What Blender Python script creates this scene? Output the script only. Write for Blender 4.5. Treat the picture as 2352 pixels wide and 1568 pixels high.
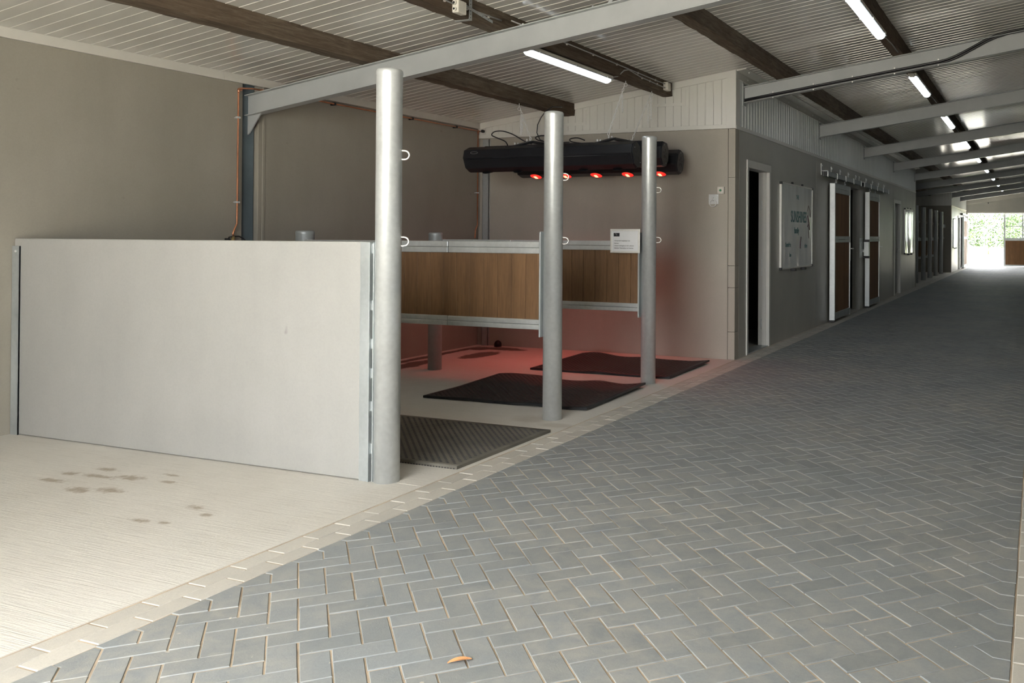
import bpy, bmesh, math, random
from mathutils import Vector, Matrix
random.seed(7)
for o in list(bpy.data.objects): bpy.data.objects.remove(o)
S = bpy.context.scene
COL = S.collection
PI = math.pi

# ------------------------------------------------------------------ camera
F_PX, CX, CY = 2075.54, 1546.59, 522.33
R = [(0.9270041, 0.37501336, 0.00532797), (0.00180225, 0.00975168, -0.99995083), (-0.37504688, 0.92696811, 0.00836398)]
cam_d = bpy.data.cameras.new('camera'); cam = bpy.data.objects.new('camera', cam_d); COL.objects.link(cam)
cam_d.sensor_width = 36; cam_d.sensor_fit = 'HORIZONTAL'
cam_d.lens = 36 * F_PX / 2352
cam_d.shift_x = (1176 - CX) / 2352; cam_d.shift_y = (CY - 784) / 2352
cam_d.clip_start = .05; cam_d.clip_end = 400
EYE = Vector((0, 0, 1.35))
m = Matrix(((R[0][0], -R[1][0], -R[2][0], 0), (R[0][1], -R[1][1], -R[2][1], 0), (R[0][2], -R[1][2], -R[2][2], 0), (0, 0, 0, 1)))
cam.matrix_world = Matrix.Translation(EYE) @ m
S.camera = cam

# ------------------------------------------------------------------ world, sun, exposure
W = bpy.data.worlds.new('sky'); S.world = W; W.use_nodes = True
nt = W.node_tree; nt.nodes.clear()
wo = nt.nodes.new('ShaderNodeOutputWorld'); bg = nt.nodes.new('ShaderNodeBackground')
bg.inputs[0].default_value = (.97, .985, 1.0, 1); bg.inputs[1].default_value = 6.5
nt.links.new(bg.outputs[0], wo.inputs[0])
sl = bpy.data.lights.new('sun', 'SUN'); sun = bpy.data.objects.new('sun', sl); COL.objects.link(sun)
sl.energy = 20; sl.angle = math.radians(1.5); sl.color = (1, .975, .93)
sun.rotation_euler = (math.radians(30), math.radians(28), 0); sun.location = (10, -10, 30)
S.view_settings.view_transform = 'Standard'; S.view_settings.look = 'None'
S.view_settings.exposure = 1.36; S.view_settings.gamma = 1; S.view_settings.use_curve_mapping = False
def portal(name, loc, rx, sx, sy):
    l = bpy.data.lights.new(name, 'AREA'); l.shape = 'RECTANGLE'; l.size = sx; l.size_y = sy; l.cycles.is_portal = True
    o = bpy.data.objects.new(name, l); o.location = loc; o.rotation_euler = (rx, 0, 0); COL.objects.link(o)
YF = -0.45                      # front end wall, behind the camera
portal('daylight_portal', (-2.08, YF - .12, 1.5), PI/2, 2.9, 3.0)
portal('daylight_portal', (-1.45, 43.2, 1.3), -PI/2, 3.2, 2.6)

# ------------------------------------------------------------------ geometry helpers
SPLIT = {'end_cap','bolt','screw','fixing','stile','precast_panel','opening_frame','end_channel_','inner_wall','frame','jamb','rubber_block','pipe_clip_','gland','bracket_','hook','hanger_','drawing','notch_trim','rail_'}
class MB:
    def __init__(s): s.v = []; s.f = []; s.s = []
    def add(s, vs, fs, sm=False):
        n = len(s.v); s.v += [tuple(v) for v in vs]
        s.f += [tuple(i + n for i in f) for f in fs]
        s.s += ([sm] * len(fs) if isinstance(sm, bool) else sm)
        return s
    def box(s, x0, x1, y0, y1, z0, z1):
        return s.add([(x0,y0,z0),(x1,y0,z0),(x1,y1,z0),(x0,y1,z0),(x0,y0,z1),(x1,y0,z1),(x1,y1,z1),(x0,y1,z1)],
              [(0,3,2,1),(4,5,6,7),(0,1,5,4),(1,2,6,5),(2,3,7,6),(3,0,4,7)])
    def hexa(s, p):  # 8 points ordered as a box
        return s.add(p, [(0,3,2,1),(4,5,6,7),(0,1,5,4),(1,2,6,5),(2,3,7,6),(3,0,4,7)])
    def prism(s, pts, d, sm=False):
        n = len(pts); d = Vector(d); a = [Vector(p) for p in pts]; b = [p + d for p in a]
        fs = [tuple(reversed(range(n))), tuple(range(n, 2*n))] + [(i, (i+1) % n, n + (i+1) % n, n + i) for i in range(n)]
        return s.add(a + b, fs, [False, False] + [sm]*n)
    def tube(s, pts, r, n=8, closed=False, caps=True, sm=True):
        P = [Vector(p) for p in pts]; m_ = len(P); vs = []; up = None
        for i in range(m_):
            if closed: t = P[(i+1) % m_] - P[i-1]
            else: t = P[min(i+1, m_-1)] - P[max(i-1, 0)]
            t.normalize()
            if up is None: up = t.orthogonal().normalized()
            else: up = (up - t*up.dot(t)).normalized()
            w = t.cross(up); rr = r[i] if isinstance(r, (list, tuple)) else r
            for k in range(n):
                a = 2*PI*k/n; vs.append(P[i] + (up*math.cos(a) + w*math.sin(a))*rr)
        fs = []; 
        for i in range(m_ if closed else m_-1):
            j = (i+1) % m_
            for k in range(n): fs.append((i*n+k, i*n+(k+1) % n, j*n+(k+1) % n, j*n+k))
        q = [sm]*len(fs)
        if caps and not closed: fs += [tuple(reversed(range(n))), tuple(range((m_-1)*n, m_*n))]; q += [False, False]
        return s.add(vs, fs, q)
    def cyl(s, a, b, r, n=16, r2=None): return s.tube([a, b], [r, r if r2 is None else r2], n)
    def islands(s):
        par = list(range(len(s.v)))
        def fd(a):
            while par[a] != a: par[a] = par[par[a]]; a = par[a]
            return a
        for f in s.f:
            for i in f[1:]: par[fd(i)] = fd(f[0])
        g = {}
        for f, q in zip(s.f, s.s): g.setdefault(fd(f[0]), []).append((f, q))
        out = []
        for fl in g.values():
            ids = sorted({i for f, _ in fl for i in f}); mp = {i: k_ for k_, i in enumerate(ids)}
            out.append(MB().add([s.v[i] for i in ids], [tuple(mp[i] for i in f) for f, _ in fl], [q for _, q in fl]))
        return out
    def build(s, name, mat, parent=None, bevel=0, kind=None, seg=2, label=None):
        if parent is not None and not kind and name in SPLIT:
            il = s.islands()
            if len(il) > 1: return [i.build(name, mat, parent, bevel, kind, seg, label) for i in il][0]
        me = bpy.data.meshes.new(name); me.from_pydata(s.v, [], s.f); me.update()
        me.polygons.foreach_set('use_smooth', s.s)
        if mat: me.materials.append(mat)
        return link(name, me, parent, bevel, kind, seg, label)
def link(name, me, parent=None, bevel=0, kind=None, seg=2, label=None):
    o = bpy.data.objects.new(name, me); COL.objects.link(o)
    if parent: o.parent = parent
    if bevel:
        b = o.modifiers.new('bevel', 'BEVEL'); b.width = bevel; b.segments = seg; b.limit_method = 'ANGLE'; b.angle_limit = .6
    if kind: o['kind'] = kind
    if label: o['label'] = label
    return o
def thing(name, label, cat, loc=(0,0,0), group=None, rz=0):
    o = bpy.data.objects.new(name, None); COL.objects.link(o); o.location = loc; o.rotation_euler = (0,0,rz)
    o.empty_display_size = .1
    return tag(o, label, cat, group)
def tag(o, label, cat, group=None):
    o['label'] = label; o['category'] = cat
    if group: o['group'] = group
    return o
def kids(o): return [c for c in bpy.data.objects if c.parent == o]
def copy_tree(o, parent=None):
    c = o.copy(); COL.objects.link(c); c.parent = parent
    for ch in kids(o): copy_tree(ch, c)
    return c
def group_root(name, kind='structure'):
    o = bpy.data.objects.new(name, None); COL.objects.link(o); o['kind'] = kind; o.empty_display_size = .1; return o

# ------------------------------------------------------------------ material helpers
class NT:
    def __init__(s, name):
        s.m = bpy.data.materials.new(name); s.m.use_nodes = True; s.t = s.m.node_tree; s.b = s.t.nodes['Principled BSDF']
        s.pos = s.t.nodes.new('ShaderNodeNewGeometry').outputs['Position']
    def n(s, ty, **k):
        o = s.t.nodes.new(ty)
        for a, v in k.items(): setattr(o, a, v)
        return o
    def l(s, a, b): s.t.links.new(a, b)
    def mapped(s, sc, src=None, loc=(0,0,0)):
        q = s.n('ShaderNodeMapping'); q.inputs['Scale'].default_value = sc; q.inputs['Location'].default_value = loc
        s.l(src or s.pos, q.inputs[0]); return q.outputs[0]
    def noise(s, scale=5, detail=4, rough=.55, vec=None, dist=0):
        q = s.n('ShaderNodeTexNoise'); q.inputs['Scale'].default_value = scale; q.inputs['Detail'].default_value = detail
        q.inputs['Roughness'].default_value = rough; q.inputs['Distortion'].default_value = dist
        s.l(vec or s.pos, q.inputs['Vector']); return q.outputs['Fac']
    def ramp(s, fac, stops):
        q = s.n('ShaderNodeValToRGB'); e = q.color_ramp.elements
        while len(e) < len(stops): e.new(.5)
        for a, (p, c) in zip(e, stops): a.position = p; a.color = (c[0], c[1], c[2], 1) if isinstance(c, (tuple, list)) else (c, c, c, 1)
        s.l(fac, q.inputs[0]); return q.outputs[0]
    def mix(s, fac, a, b, mode='MIX'):
        q = s.n('ShaderNodeMix', data_type='RGBA', blend_type=mode)
        if isinstance(fac, (int, float)): q.inputs[0].default_value = fac
        else: s.l(fac, q.inputs[0])
        for i, c in ((6, a), (7, b)):
            if isinstance(c, tuple): q.inputs[i].default_value = (c[0], c[1], c[2], 1)
            else: s.l(c, q.inputs[i])
        return q.outputs[2]
    def math(s, op, a, b=0, clamp=False):
        q = s.n('ShaderNodeMath', operation=op, use_clamp=clamp)
        for i, c in ((0, a), (1, b)):
            if isinstance(c, (int, float)): q.inputs[i].default_value = c
            else: s.l(c, q.inputs[i])
        return q.outputs[0]
    def bump(s, h, strength=.3, dist=.01):
        q = s.n('ShaderNodeBump'); q.inputs['Strength'].default_value = strength; q.inputs['Distance'].default_value = dist
        s.l(h, q.inputs['Height']); s.l(q.outputs[0], s.b.inputs['Normal'])
    def set(s, col=None, rough=None, metal=None, spec=None):
        for k, v in (('Base Color', col), ('Roughness', rough), ('Metallic', metal), ('Specular IOR Level', spec)):
            if v is None: continue
            if isinstance(v, tuple): s.b.inputs[k].default_value = (v[0], v[1], v[2], 1)
            elif isinstance(v, (int, float)): s.b.inputs[k].default_value = v
            else: s.l(v, s.b.inputs[k])
        return s.m
def simple(name, c, rough=.5, metal=0, var=.12, sc=8, bump=0, stretch=(1,1,1)):
    k = NT(name); v = k.mapped(stretch); f = k.noise(sc, 4, .6, v)
    d = tuple(x*(1-var) for x in c); u = tuple(min(1, x*(1+var)) for x in c)
    col = k.ramp(f, [(.3, d), (.7, u)])
    if bump: k.bump(k.noise(sc*12, 3, .6, v), bump, .004)
    return k.set(col, rough, metal)
def emis(name, c, e):
    k = NT(name); k.b.inputs['Emission Color'].default_value = (*c, 1); k.b.inputs['Emission Strength'].default_value = e
    return k.set(c, .4)

# spots: list of (x, y, rx, ry) soft masks in world floor coordinates
def spot_mask(k, spots, soft=.5, nz=.35, nsc=9):
    sep = k.n('ShaderNodeSeparateXYZ'); k.l(k.pos, sep.inputs[0]); tot = None
    wob = k.math('MULTIPLY', k.math('SUBTRACT', k.noise(nsc, 5, .65), .5), nz*2)
    for x, y, rx, ry in spots:
        a = k.math('DIVIDE', k.math('SUBTRACT', sep.outputs[0], x), rx); b = k.math('DIVIDE', k.math('SUBTRACT', sep.outputs[1], y), ry)
        d = k.math('SQRT', k.math('ADD', k.math('MULTIPLY', a, a), k.math('MULTIPLY', b, b)))
        d = k.math('ADD', d, k.math('MULTIPLY', wob, 3))
        v = k.math('DIVIDE', k.math('SUBTRACT', 1, d), soft, True)
        tot = v if tot is None else k.math('MAXIMUM', tot, v)
    return tot

M = {}
# broomed concrete floor
k = NT('broomed_concrete')
big = k.noise(.8, 4, .6); fine = k.noise(60, 3, .7)
c = k.ramp(big, [(.3, (.60, .57, .515)), (.7, (.71, .69, .645))])
c = k.mix(k.ramp(fine, [(.35, 0), (.7, .35)]), c, (.78, .75, .69))
brm = k.noise(30, 3, .6, k.mapped((.12, 4.2, 1)))
c = k.mix(k.ramp(brm, [(.52, 0), (.72, .30)]), c, (.36, .32, .26))
st = spot_mask(k, [(-4.916,3.571,.10,.035),(-5.02,3.43,.08,.04),(-4.814,3.455,.14,.035),(-4.63,3.50,.11,.05),(-4.97,3.30,.11,.035),(-4.466,3.628,.07,.02),
                   (-4.37,3.52,.07,.025),(-4.655,3.235,.10,.055),(-4.50,3.29,.11,.05),(-3.835,3.25,.07,.03),(-3.69,3.185,.05,.025),(-3.90,3.0,.07,.03),(-3.775,3.02,.04,.02)], .7, .42, 22)
c = k.mix(k.math('MULTIPLY', st, .72), c, (.30, .235, .165))
wet = spot_mask(k, [(-6.1,9.05,.16,.16),(-6.22,8.2,.07,1.1),(-5.85,9.12,.32,.13),(-5.78,8.55,.16,.35),(-6.0,7.6,.14,.5),(-6.22,6.8,.07,.9),(-6.25,5.2,.05,1.2)], .25, .20, 5)
c = k.mix(k.math('MULTIPLY', wet, .85), c, (.07, .055, .04))
ringm = spot_mask(k, [(-3.42,5.76,.20,.15),(-3.15,5.62,.22,.09)], .6, .2, 8)
c = k.mix(k.math('MULTIPLY', ringm, .35), c, (.30, .25, .19))
k.bump(k.math('ADD', k.math('MULTIPLY', brm, 1.0), k.math('MULTIPLY', fine, .35)), .45, .006)
M['floor'] = k.set(c, .8)
# sand in joints
M['sand'] = simple('joint_sand', (.50, .41, .31), .95, 0, .3, 5, .4)
# pavers
def paver_mat(name, base, dust, amt):
    k = NT(name)
    oi = k.n('ShaderNodeObjectInfo').outputs['Random']; isl = k.n('ShaderNodeNewGeometry').outputs['Random Per Island']
    r = k.math('FRACT', k.math('ADD', k.math('MULTIPLY', oi, 3.7), isl))
    b = k.ramp(r, [(0, tuple(x*.90 for x in base)), (.5, base), (1, tuple(x*1.08 for x in base))])
    b = k.mix(k.ramp(k.noise(70, 4, .7), [(.4, 0), (.75, .3)]), b, tuple(x*.6 for x in base))
    d1 = k.noise(.9, 4, .6); d2 = k.noise(9, 5, .65, None, .5)
    dm = k.math('MULTIPLY', k.ramp(d1, [(.35, .12), (.68, 1)]), k.ramp(d2, [(.35, .1), (.75, 1)]))
    b = k.mix(k.math('MULTIPLY', dm, amt), b, dust)
    b = k.mix(k.ramp(k.noise(26, 2, .5), [(.735, 0), (.77, .6)]), b, (.62, .58, .50))
    k.bump(k.noise(160, 4, .7), .35, .002)
    return k.set(b, k.ramp(k.noise(5), [(.3, .55), (.7, .75)]))
M['paver'] = paver_mat('grey_paver', (.262, .286, .297), (.45, .43, .375), .8)
M['kerb'] = paver_mat('pale_kerb_brick', (.56, .54, .49), (.66, .61, .53), .5)
# precast wall concrete
def wallmat(name, a, b, rough=.75):
    k = NT(name)
    c = k.ramp(k.noise(1.1, 5, .6), [(.3, a), (.7, b)])
    c = k.mix(k.ramp(k.noise(3, 4, .6, k.mapped((1, 1, .22))), [(.4, 0), (.8, .25)]), c, tuple(x*.72 for x in a))
    c = k.mix(k.ramp(k.noise(90, 3, .6), [(.4, 0), (.8, .14)]), c, tuple(x*.6 for x in a))
    c = k.mix(k.ramp(k.noise(7, 2, .5), [(.76, 0), (.80, .35)]), c, (.14, .13, .12))
    k.bump(k.noise(120, 3, .6), .12, .002)
    return k.set(c, rough)
M['wall'] = wallmat('precast_wall', (.31, .287, .238), (.355, .33, .278))
M['wallb'] = wallmat('back_wall_concrete', (.40, .372, .315), (.455, .425, .365))
M['wallc'] = wallmat('corridor_wall', (.45, .44, .40), (.52, .51, .465), .42)
M['wallr'] = wallmat('side_wall_concrete', (.26, .25, .22), (.30, .29, .255), .7)
M['part'] = wallmat('partition_concrete', (.345, .343, .322), (.395, .39, .367), .6)
# cladding
M['clad'] = simple('white_cladding', (.71, .70, .655), .3, 0, .03, 2)
M['cladc'] = simple('brightened_cladding', (.80, .83, .81), .3, 0, .03, 2)  # same white sheet, its bluish corridor reflections put into the colour
M['ceil'] = simple('ceiling_panel', (.62, .61, .565), .11, 0, .05, 1.2)
M['trim'] = simple('cream_flashing', (.62, .60, .545), .45, 0, .04, 3)
M['white'] = simple('white_paint', (.72, .71, .67), .4, 0, .04, 5)
# steel
M['steel'] = simple('grey_painted_steel', (.38, .395, .395), .42, 0, .06, 4, .05)
M['coln'] = simple('dark_grey_steel', (.11, .145, .165), .42, 0, .15, 4, .05)
def galv(name, c, rough, metal=.85):
    k = NT(name)
    f = k.math('ADD', k.math('MULTIPLY', k.noise(38, 2, .5), .3), k.math('MULTIPLY', k.noise(4, 3, .5, k.mapped((1, 1, .5))), .7))
    col = k.ramp(f, [(.3, tuple(x*.74 for x in c)), (.7, c)])
    k.bump(k.noise(20, 2, .5, k.mapped((.15, .15, 4))), .10, .003)
    return k.set(col, k.ramp(f, [(.2, rough*.9), (.8, rough*1.2)]), metal)
M['galv'] = galv('galvanised_steel', (.80, .83, .83), .37, .62)
M['galvd'] = galv('dull_galvanised_steel', (.50, .535, .535), .45, .45)
M['zinc'] = simple('bright_zinc', (.78, .79, .78), .34, .45, .05, 20)
M['ringm'] = simple('galvanised_ring', (.78, .77, .73), .4, .3, .05, 30)
M['copper'] = simple('copper', (.82, .38, .22), .28, 1, .12, 12)
M['brass'] = simple('brass', (.55, .42, .2), .35, 1, .1, 12)
M['black'] = simple('black_plastic', (.012, .012, .013), .45, 0, .1, 20)
M['blackc'] = simple('black_cable', (.015, .015, .017), .4, 0, .1, 20)
M['greyc'] = simple('grey_cable', (.36, .36, .35), .5, 0, .1, 20)
M['heater'] = simple('black_painted_housing', (.012, .013, .016), .36, 0, .15, 6, .12)
M['rubber'] = simple('black_rubber', (.016, .017, .018), .42, 0, .3, 9, .3)
M['rubberd'] = simple('dusty_rubber', (.15, .14, .115), .8, 0, .25, 3, .3)
M['stud'] = simple('rubber_stud', (.02, .026, .032), .5, 0, .2, 9)
M['green'] = simple('green_button', (.05, .25, .12), .4)
M['boxw'] = simple('ivory_plastic', (.66, .63, .56), .45, 0, .04, 20)
M['ink'] = simple('print_ink', (.02, .02, .02), .6)
M['paper'] = simple('white_paper', (.78, .79, .80), .35, 0, .02, 20)
M['teal'] = simple('teal_marker', (.05, .17, .18), .5)
M['pink'] = simple('dark_marker', (.10, .04, .05), .5)
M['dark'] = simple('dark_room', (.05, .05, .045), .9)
M['leafo'] = simple('dry_leaf', (.62, .30, .13), .7, 0, .2, 60)
k = NT('whiteboard_film'); f = k.noise(1.6, 2, .5, k.mapped((1, 1.0, .22)))
k.bump(f, 1.0, .06); M['board'] = k.set(k.ramp(f, [(.3, (.70, .75, .76)), (.7, (.80, .83, .83))]), .13, 0, .7)
M['logo'] = simple('sign_logo', (.015, .015, .018), .5)
# wood
def wood(name, a, b, ax=(14, 14, .9), rough=.5, bs=.1):
    k = NT(name)
    f = k.noise(6, 6, .65, k.mapped(ax), .3); g = k.noise(2.2, 3, .5, k.mapped((ax[0]*.3, ax[1]*.3, ax[2]*.3)))
    r = k.n('ShaderNodeObjectInfo').outputs['Random']
    c = k.ramp(f, [(.25, a), (.6, b), (.8, tuple(x*1.15 for x in b))])
    c = k.mix(k.ramp(g, [(.4, 0), (.7, .4)]), c, tuple(x*.6 for x in a))
    c = k.mix(k.math('MULTIPLY', r, .22), c, tuple(x*.6 for x in a))
    k.bump(f, bs, .003)
    return k.set(c, rough)
M['plank'] = wood('stall_plank', (.155, .082, .038), (.245, .135, .062))
M['doorp'] = wood('door_plank', (.16, .078, .034), (.28, .145, .062), (10, 10, .6), .8)
k = NT('old_timber')
f = k.noise(5, 6, .7, k.mapped((9, .8, 9)), .4)
c = k.ramp(f, [(.25, (.045, .032, .02)), (.55, (.14, .105, .07)), (.85, (.26, .21, .15))])
c = k.mix(k.ramp(k.noise(1.3, 4, .6), [(.4, 0), (.7, .6)]), c, (.065, .036, .018))
k.bump(f, .5, .012); M['timber'] = k.set(c, .9)
M['bark'] = simple('bark', (.22, .20, .16), .9, 0, .3, 6)
k = NT('foliage'); oi = k.n('ShaderNodeNewGeometry').outputs['Random Per Island']
M['leaf'] = k.set(k.ramp(oi, [(0, (.016, .038, .01)), (.5, (.045, .08, .024)), (1, (.14, .19, .08))]), .6)
k.b.inputs['Transmission Weight'].default_value = 0
M['ground'] = simple('pale_gravel', (.60, .56, .48), .95, 0, .12, 3)
M['grass'] = simple('pale_grass', (.24, .30, .11), .95, 0, .25, 1.5)
M['tube'] = emis('lamp_diffuser', (.88, .96, 1.0), 2.6)
M['ired'] = emis('infrared_bulb', (1.0, .03, .02), .35); M['ired'].node_tree.nodes['Principled BSDF'].inputs['Base Color'].default_value = (.3, .02, .015, 1)
M['ihot'] = emis('infrared_filament', (1.0, .25, .14), 1.6)
k = NT('door_glass'); k.b.inputs['Transmission Weight'].default_value = 1; k.b.inputs['IOR'].default_value = 1.05
M['glass'] = k.set((.97, .98, .98), .02)

# ------------------------------------------------------------------ dimensions
XL, XW, XR = -6.36, -3.06, 2.6
YB, YB2, YS, YE = 9.35, 24.78, 35.45, 43.0
def cz(x): return 3.150 + .137*(x + 3.05)        # ceiling underside
HC = 2.515                                       # top of the concrete walls

# ------------------------------------------------------------------ floor
floor = group_root('floor')
MB().box(XL-.3, XR+.3, YF-.3, YE+.3, -.12, -.0035).build('sand_bed', M['sand'], floor)
def slab(x0, x1, y0, y1): MB().box(x0, x1, y0, y1, -.1, 0).build('concrete_slab', M['floor'], floor)
for a, b in ((YF-.2, 3.985), (3.99, YB), (YB+.02, YB2), (YB2+.02, YS), (YS+.02, YE+.1)): slab(XL-.2, -3.053, a, b)
slab(.122, XR+.2, YF-.2, YE+.1)
# kerb bricks
K0, KP = 1.853, .1953
kb = MB(); w, g = .0945, .0022
def brick_mb(x0, x1, y0, y1, z=0, ch=.003):
    b = MB()
    b.add([(x0,y0,z-.05),(x1,y0,z-.05),(x1,y1,z-.05),(x0,y1,z-.05),(x0,y0,z-ch),(x1,y0,z-ch),(x1,y1,z-ch),(x0,y1,z-ch),
           (x0+ch,y0+ch,z),(x1-ch,y0+ch,z),(x1-ch,y1-ch,z),(x0+ch,y1-ch,z)],
          [(0,1,5,4),(1,2,6,5),(2,3,7,6),(3,0,4,7),(4,5,9,8),(5,6,10,9),(6,7,11,10),(7,4,8,11),(8,9,10,11)])
    return b
tmpl = brick_mb(-w/2+g/2, w/2-g/2, -KP/2+.0035, KP/2-.0035).build('kerb_brick', M['kerb'], floor)
first = True; rest = MB()
for row, xc, off in ((0, -2.853-w/2, 0), (1, -2.853-1.5*w, .1)):
    n = -12
    while True:
        y = K0 + KP*(n+.5) + off; n += 1
        if y < YF: continue
        if y > YE: break
        if y < 13.2 and y > .6:
            o = tmpl if first else tmpl.copy()
            if not first: COL.objects.link(o)
            first = False
            o.location = (xc + random.uniform(-.0006, .0006), y, random.uniform(-.0012, .0008)); o.rotation_euler = (random.uniform(-.003, .003), random.uniform(-.006, .006), random.uniform(-.003, .003))
        else: rest.v, rest.f, rest.s = (lambda b: (rest.v + [(a+xc, c_+y, d) for a, c_, d in b.v], rest.f + [tuple(i+len(rest.v) for i in f) for f in b.f], rest.s + b.s))(brick_mb(-w/2+g/2, w/2-g/2, -KP/2+.0035, KP/2-.0035))
for n in range(-18, 240):                          # pale kerb along the right side of the pavers
    y = K0 + KP*(n+.5) + .05
    if y > YE: break
    b = brick_mb(-.075, .02, y-KP/2+.0035, y+KP/2-.0035); nn = len(rest.v); rest.v += b.v; rest.f += [tuple(i+nn for i in f) for f in b.f]; rest.s += b.s
    b = brick_mb(.024, .118, y-.1-KP/2+.0035, y-.1+KP/2-.0035); nn = len(rest.v); rest.v += b.v; rest.f += [tuple(i+nn for i in f) for f in b.f]; rest.s += b.s
rest.build('kerb_brick_rows', M['kerb'], floor, kind='stuff')
# herringbone pavers in lattice coordinates (u, v) turned 45 degrees to the corridor
A_, B_, X0_, Y0_ = .0687, .0697, -2.814, 1.897
NW = 39
def uv2w(u, v): return X0_ + A_*(u-v), Y0_ + B_*(u+v)
def clip(poly):   # keep 0 <= u-v <= NW, flare the cut side out to the kerb
    for side in (0, 1):
        f = (lambda p: p[0]-p[1]) if side == 0 else (lambda p: NW-(p[0]-p[1]))
        out = []
        for i in range(len(poly)):
            a, b = poly[i], poly[(i+1) % len(poly)]; fa, fb = f(a), f(b)
            if fa >= -1e-6: out.append(a)
            if (fa > 1e-6 and fb < -1e-6) or (fa < -1e-6 and fb > 1e-6):
                t = fa/(fa-fb); out.append((a[0]+(b[0]-a[0])*t, a[1]+(b[1]-a[1])*t))
        poly = out
        if len(poly) < 3: return None
    return poly
def area(p): return abs(sum(p[i][0]*p[(i+1) % len(p)][1]-p[(i+1) % len(p)][0]*p[i][1] for i in range(len(p))))/2
def flare(w_):
    out = []; n = len(w_)
    for i in range(n):
        a, b = w_[i], w_[(i+1) % n]; out.append(a)
        if abs(a[0]-b[0]) < 1e-4:
            for xe, xk in ((X0_, -2.8515), (X0_+A_*NW, -.0775)):
                if abs(a[0]-xe) < 1e-4: out += [(xk, a[1]), (xk, b[1])]
    q = []
    for i, p in enumerate(out):
        if not q or math.hypot(p[0]-q[-1][0], p[1]-q[-1][1]) > 1e-4: q.append(p)
    return q
def inset(poly, d):
    n = len(poly); s = sum(poly[i][0]*poly[(i+1) % n][1]-poly[(i+1) % n][0]*poly[i][1] for i in range(n))
    if s < 0: poly = poly[::-1]
    out = []
    for i in range(n):
        p0, p1, p2 = (Vector(poly[i-1]), Vector(poly[i]), Vector(poly[(i+1) % n]))
        e1 = (p1-p0).normalized(); e2 = (p2-p1).normalized()
        n1 = Vector((-e1.y, e1.x)); n2 = Vector((-e2.y, e2.x))
        bis = n1+n2; dd = bis.dot(n1)
        if abs(dd) < .2: out.append(tuple(p1+n1*d)); continue
        out.append(tuple(p1 + bis*(d/dd)))
    return out
def paver_geo(poly, ch, jw):
    p = inset(poly, jw); q = inset(p, ch); n = len(p)
    vs = [(x, y, -.04) for x, y in p] + [(x, y, -ch) for x, y in p] + [(x, y, 0) for x, y in q]
    fs = [(i, (i+1) % n, n+(i+1) % n, n+i) for i in range(n)] + [(n+i, n+(i+1) % n, 2*n+(i+1) % n, 2*n+i) for i in range(n)] + [tuple(range(2*n, 3*n))]
    return vs, fs
pieces = []
jmax = int((YE+.4-Y0_)/B_)+2; jmin = int((YF-Y0_)/B_)-2
for ss in range(jmin, jmax):                      # ss = i + j of the first cell
    r = ss % 4
    if r not in (1, 3): continue
    for dd in range(-3, NW+4):
        if (ss+dd) % 2: continue
        i = (ss+dd)//2; j = (ss-dd)//2
        poly = [(i,j),(i+2,j),(i+2,j+1),(i,j+1)] if r == 1 else [(i,j),(i+1,j),(i+1,j+2),(i,j+2)]
        p = clip(poly)
        if not p or area(p) < .05: continue
        full = area(p) > 1.999
        w_ = [uv2w(*q) for q in p]
        if not full: w_ = flare(w_)
        cxm = sum(a for a, _ in w_)/len(w_); cym = sum(b for _, b in w_)/len(w_)
        pieces.append((cxm, cym, w_, full, r))
def pix(x, y, z=0):
    p = Vector((x, y, z)) - EYE; c_ = [Vector(r_).dot(p) for r_ in R]
    return (CX + F_PX*c_[0]/c_[2], CY + F_PX*c_[1]/c_[2], c_[2]) if c_[2] > .1 else (-1e6, 0, 0)
def vis(x, y):
    a = pix(x, y); return -20 < a[0] < 2372 and a[1] < 1600 and a[2] > 0
near = sorted([q for q in pieces if vis(q[0], q[1])], key=lambda q: math.hypot(q[0], q[1]))[:300]
nid = set(id(q) for q in near)
cache = {}
for q in pieces:
    if id(q) not in nid: continue
    x, y, w_, full, r = q
    key = (r, random.randrange(4)) if full else None
    if key in cache and key: me = cache[key]
    else:
        jw = random.uniform(.0026, .0038)
        vs, fs = paver_geo([(a-x, b-y) for a, b in w_], .0018, jw)
        me = bpy.data.meshes.new('paver'); me.from_pydata(vs, [], fs); me.materials.append(M['paver'])
        if key: cache[key] = me
    o = link('paver', me, floor)
    o.location = (x+random.uniform(-.0009, .0009), y+random.uniform(-.0009, .0009), random.uniform(-.0012, .0012))
    o.rotation_euler = (random.uniform(-.006, .006), random.uniform(-.006, .006), random.uniform(-.008, .008))
fv = MB()
for q in pieces:
    if id(q) in nid: continue
    x, y, w_, full, r = q
    vs, fs = paver_geo(w_, .0018, .003)
    dz = random.uniform(-.001, .001); fv.add([(a, b, c_+dz) for a, b, c_ in vs], fs)
fv.build('paver_field', M['paver'], floor, kind='stuff')

# ------------------------------------------------------------------ walls
def ribbed(a, b, zlo, zhi, nrm, pitch, mat, name, parent, phase=0):
    """vertical ribbed sheet from point a to b (xy); zlo/zhi are functions of (x, y); nrm = outward normal"""
    a = Vector((a[0], a[1], 0)); b = Vector((b[0], b[1], 0)); L = (b-a).length; t = (b-a)/L; n_ = Vector((nrm[0], nrm[1], 0))
    prof = [(0, 0)]; s_ = phase
    while s_ + .02 < L:
        prof += [(s_+.003, 0), (s_+.005, -.006), (s_+.007, -.006), (s_+.008, .003), (s_+.012, .003), (s_+.013, 0)]
        s_ += pitch
    prof.append((L, 0)); vs = []; fs = []
    for d, h in prof:
        p = a + t*d + n_*h; vs += [(p.x, p.y, zlo(p.x, p.y)), (p.x, p.y, zhi(p.x, p.y))]
    for i in range(len(prof)-1): fs.append((2*i, 2*i+2, 2*i+3, 2*i+1))
    return MB().add(vs, fs).build(name, mat, parent)
w = group_root('wall_left')
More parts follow.
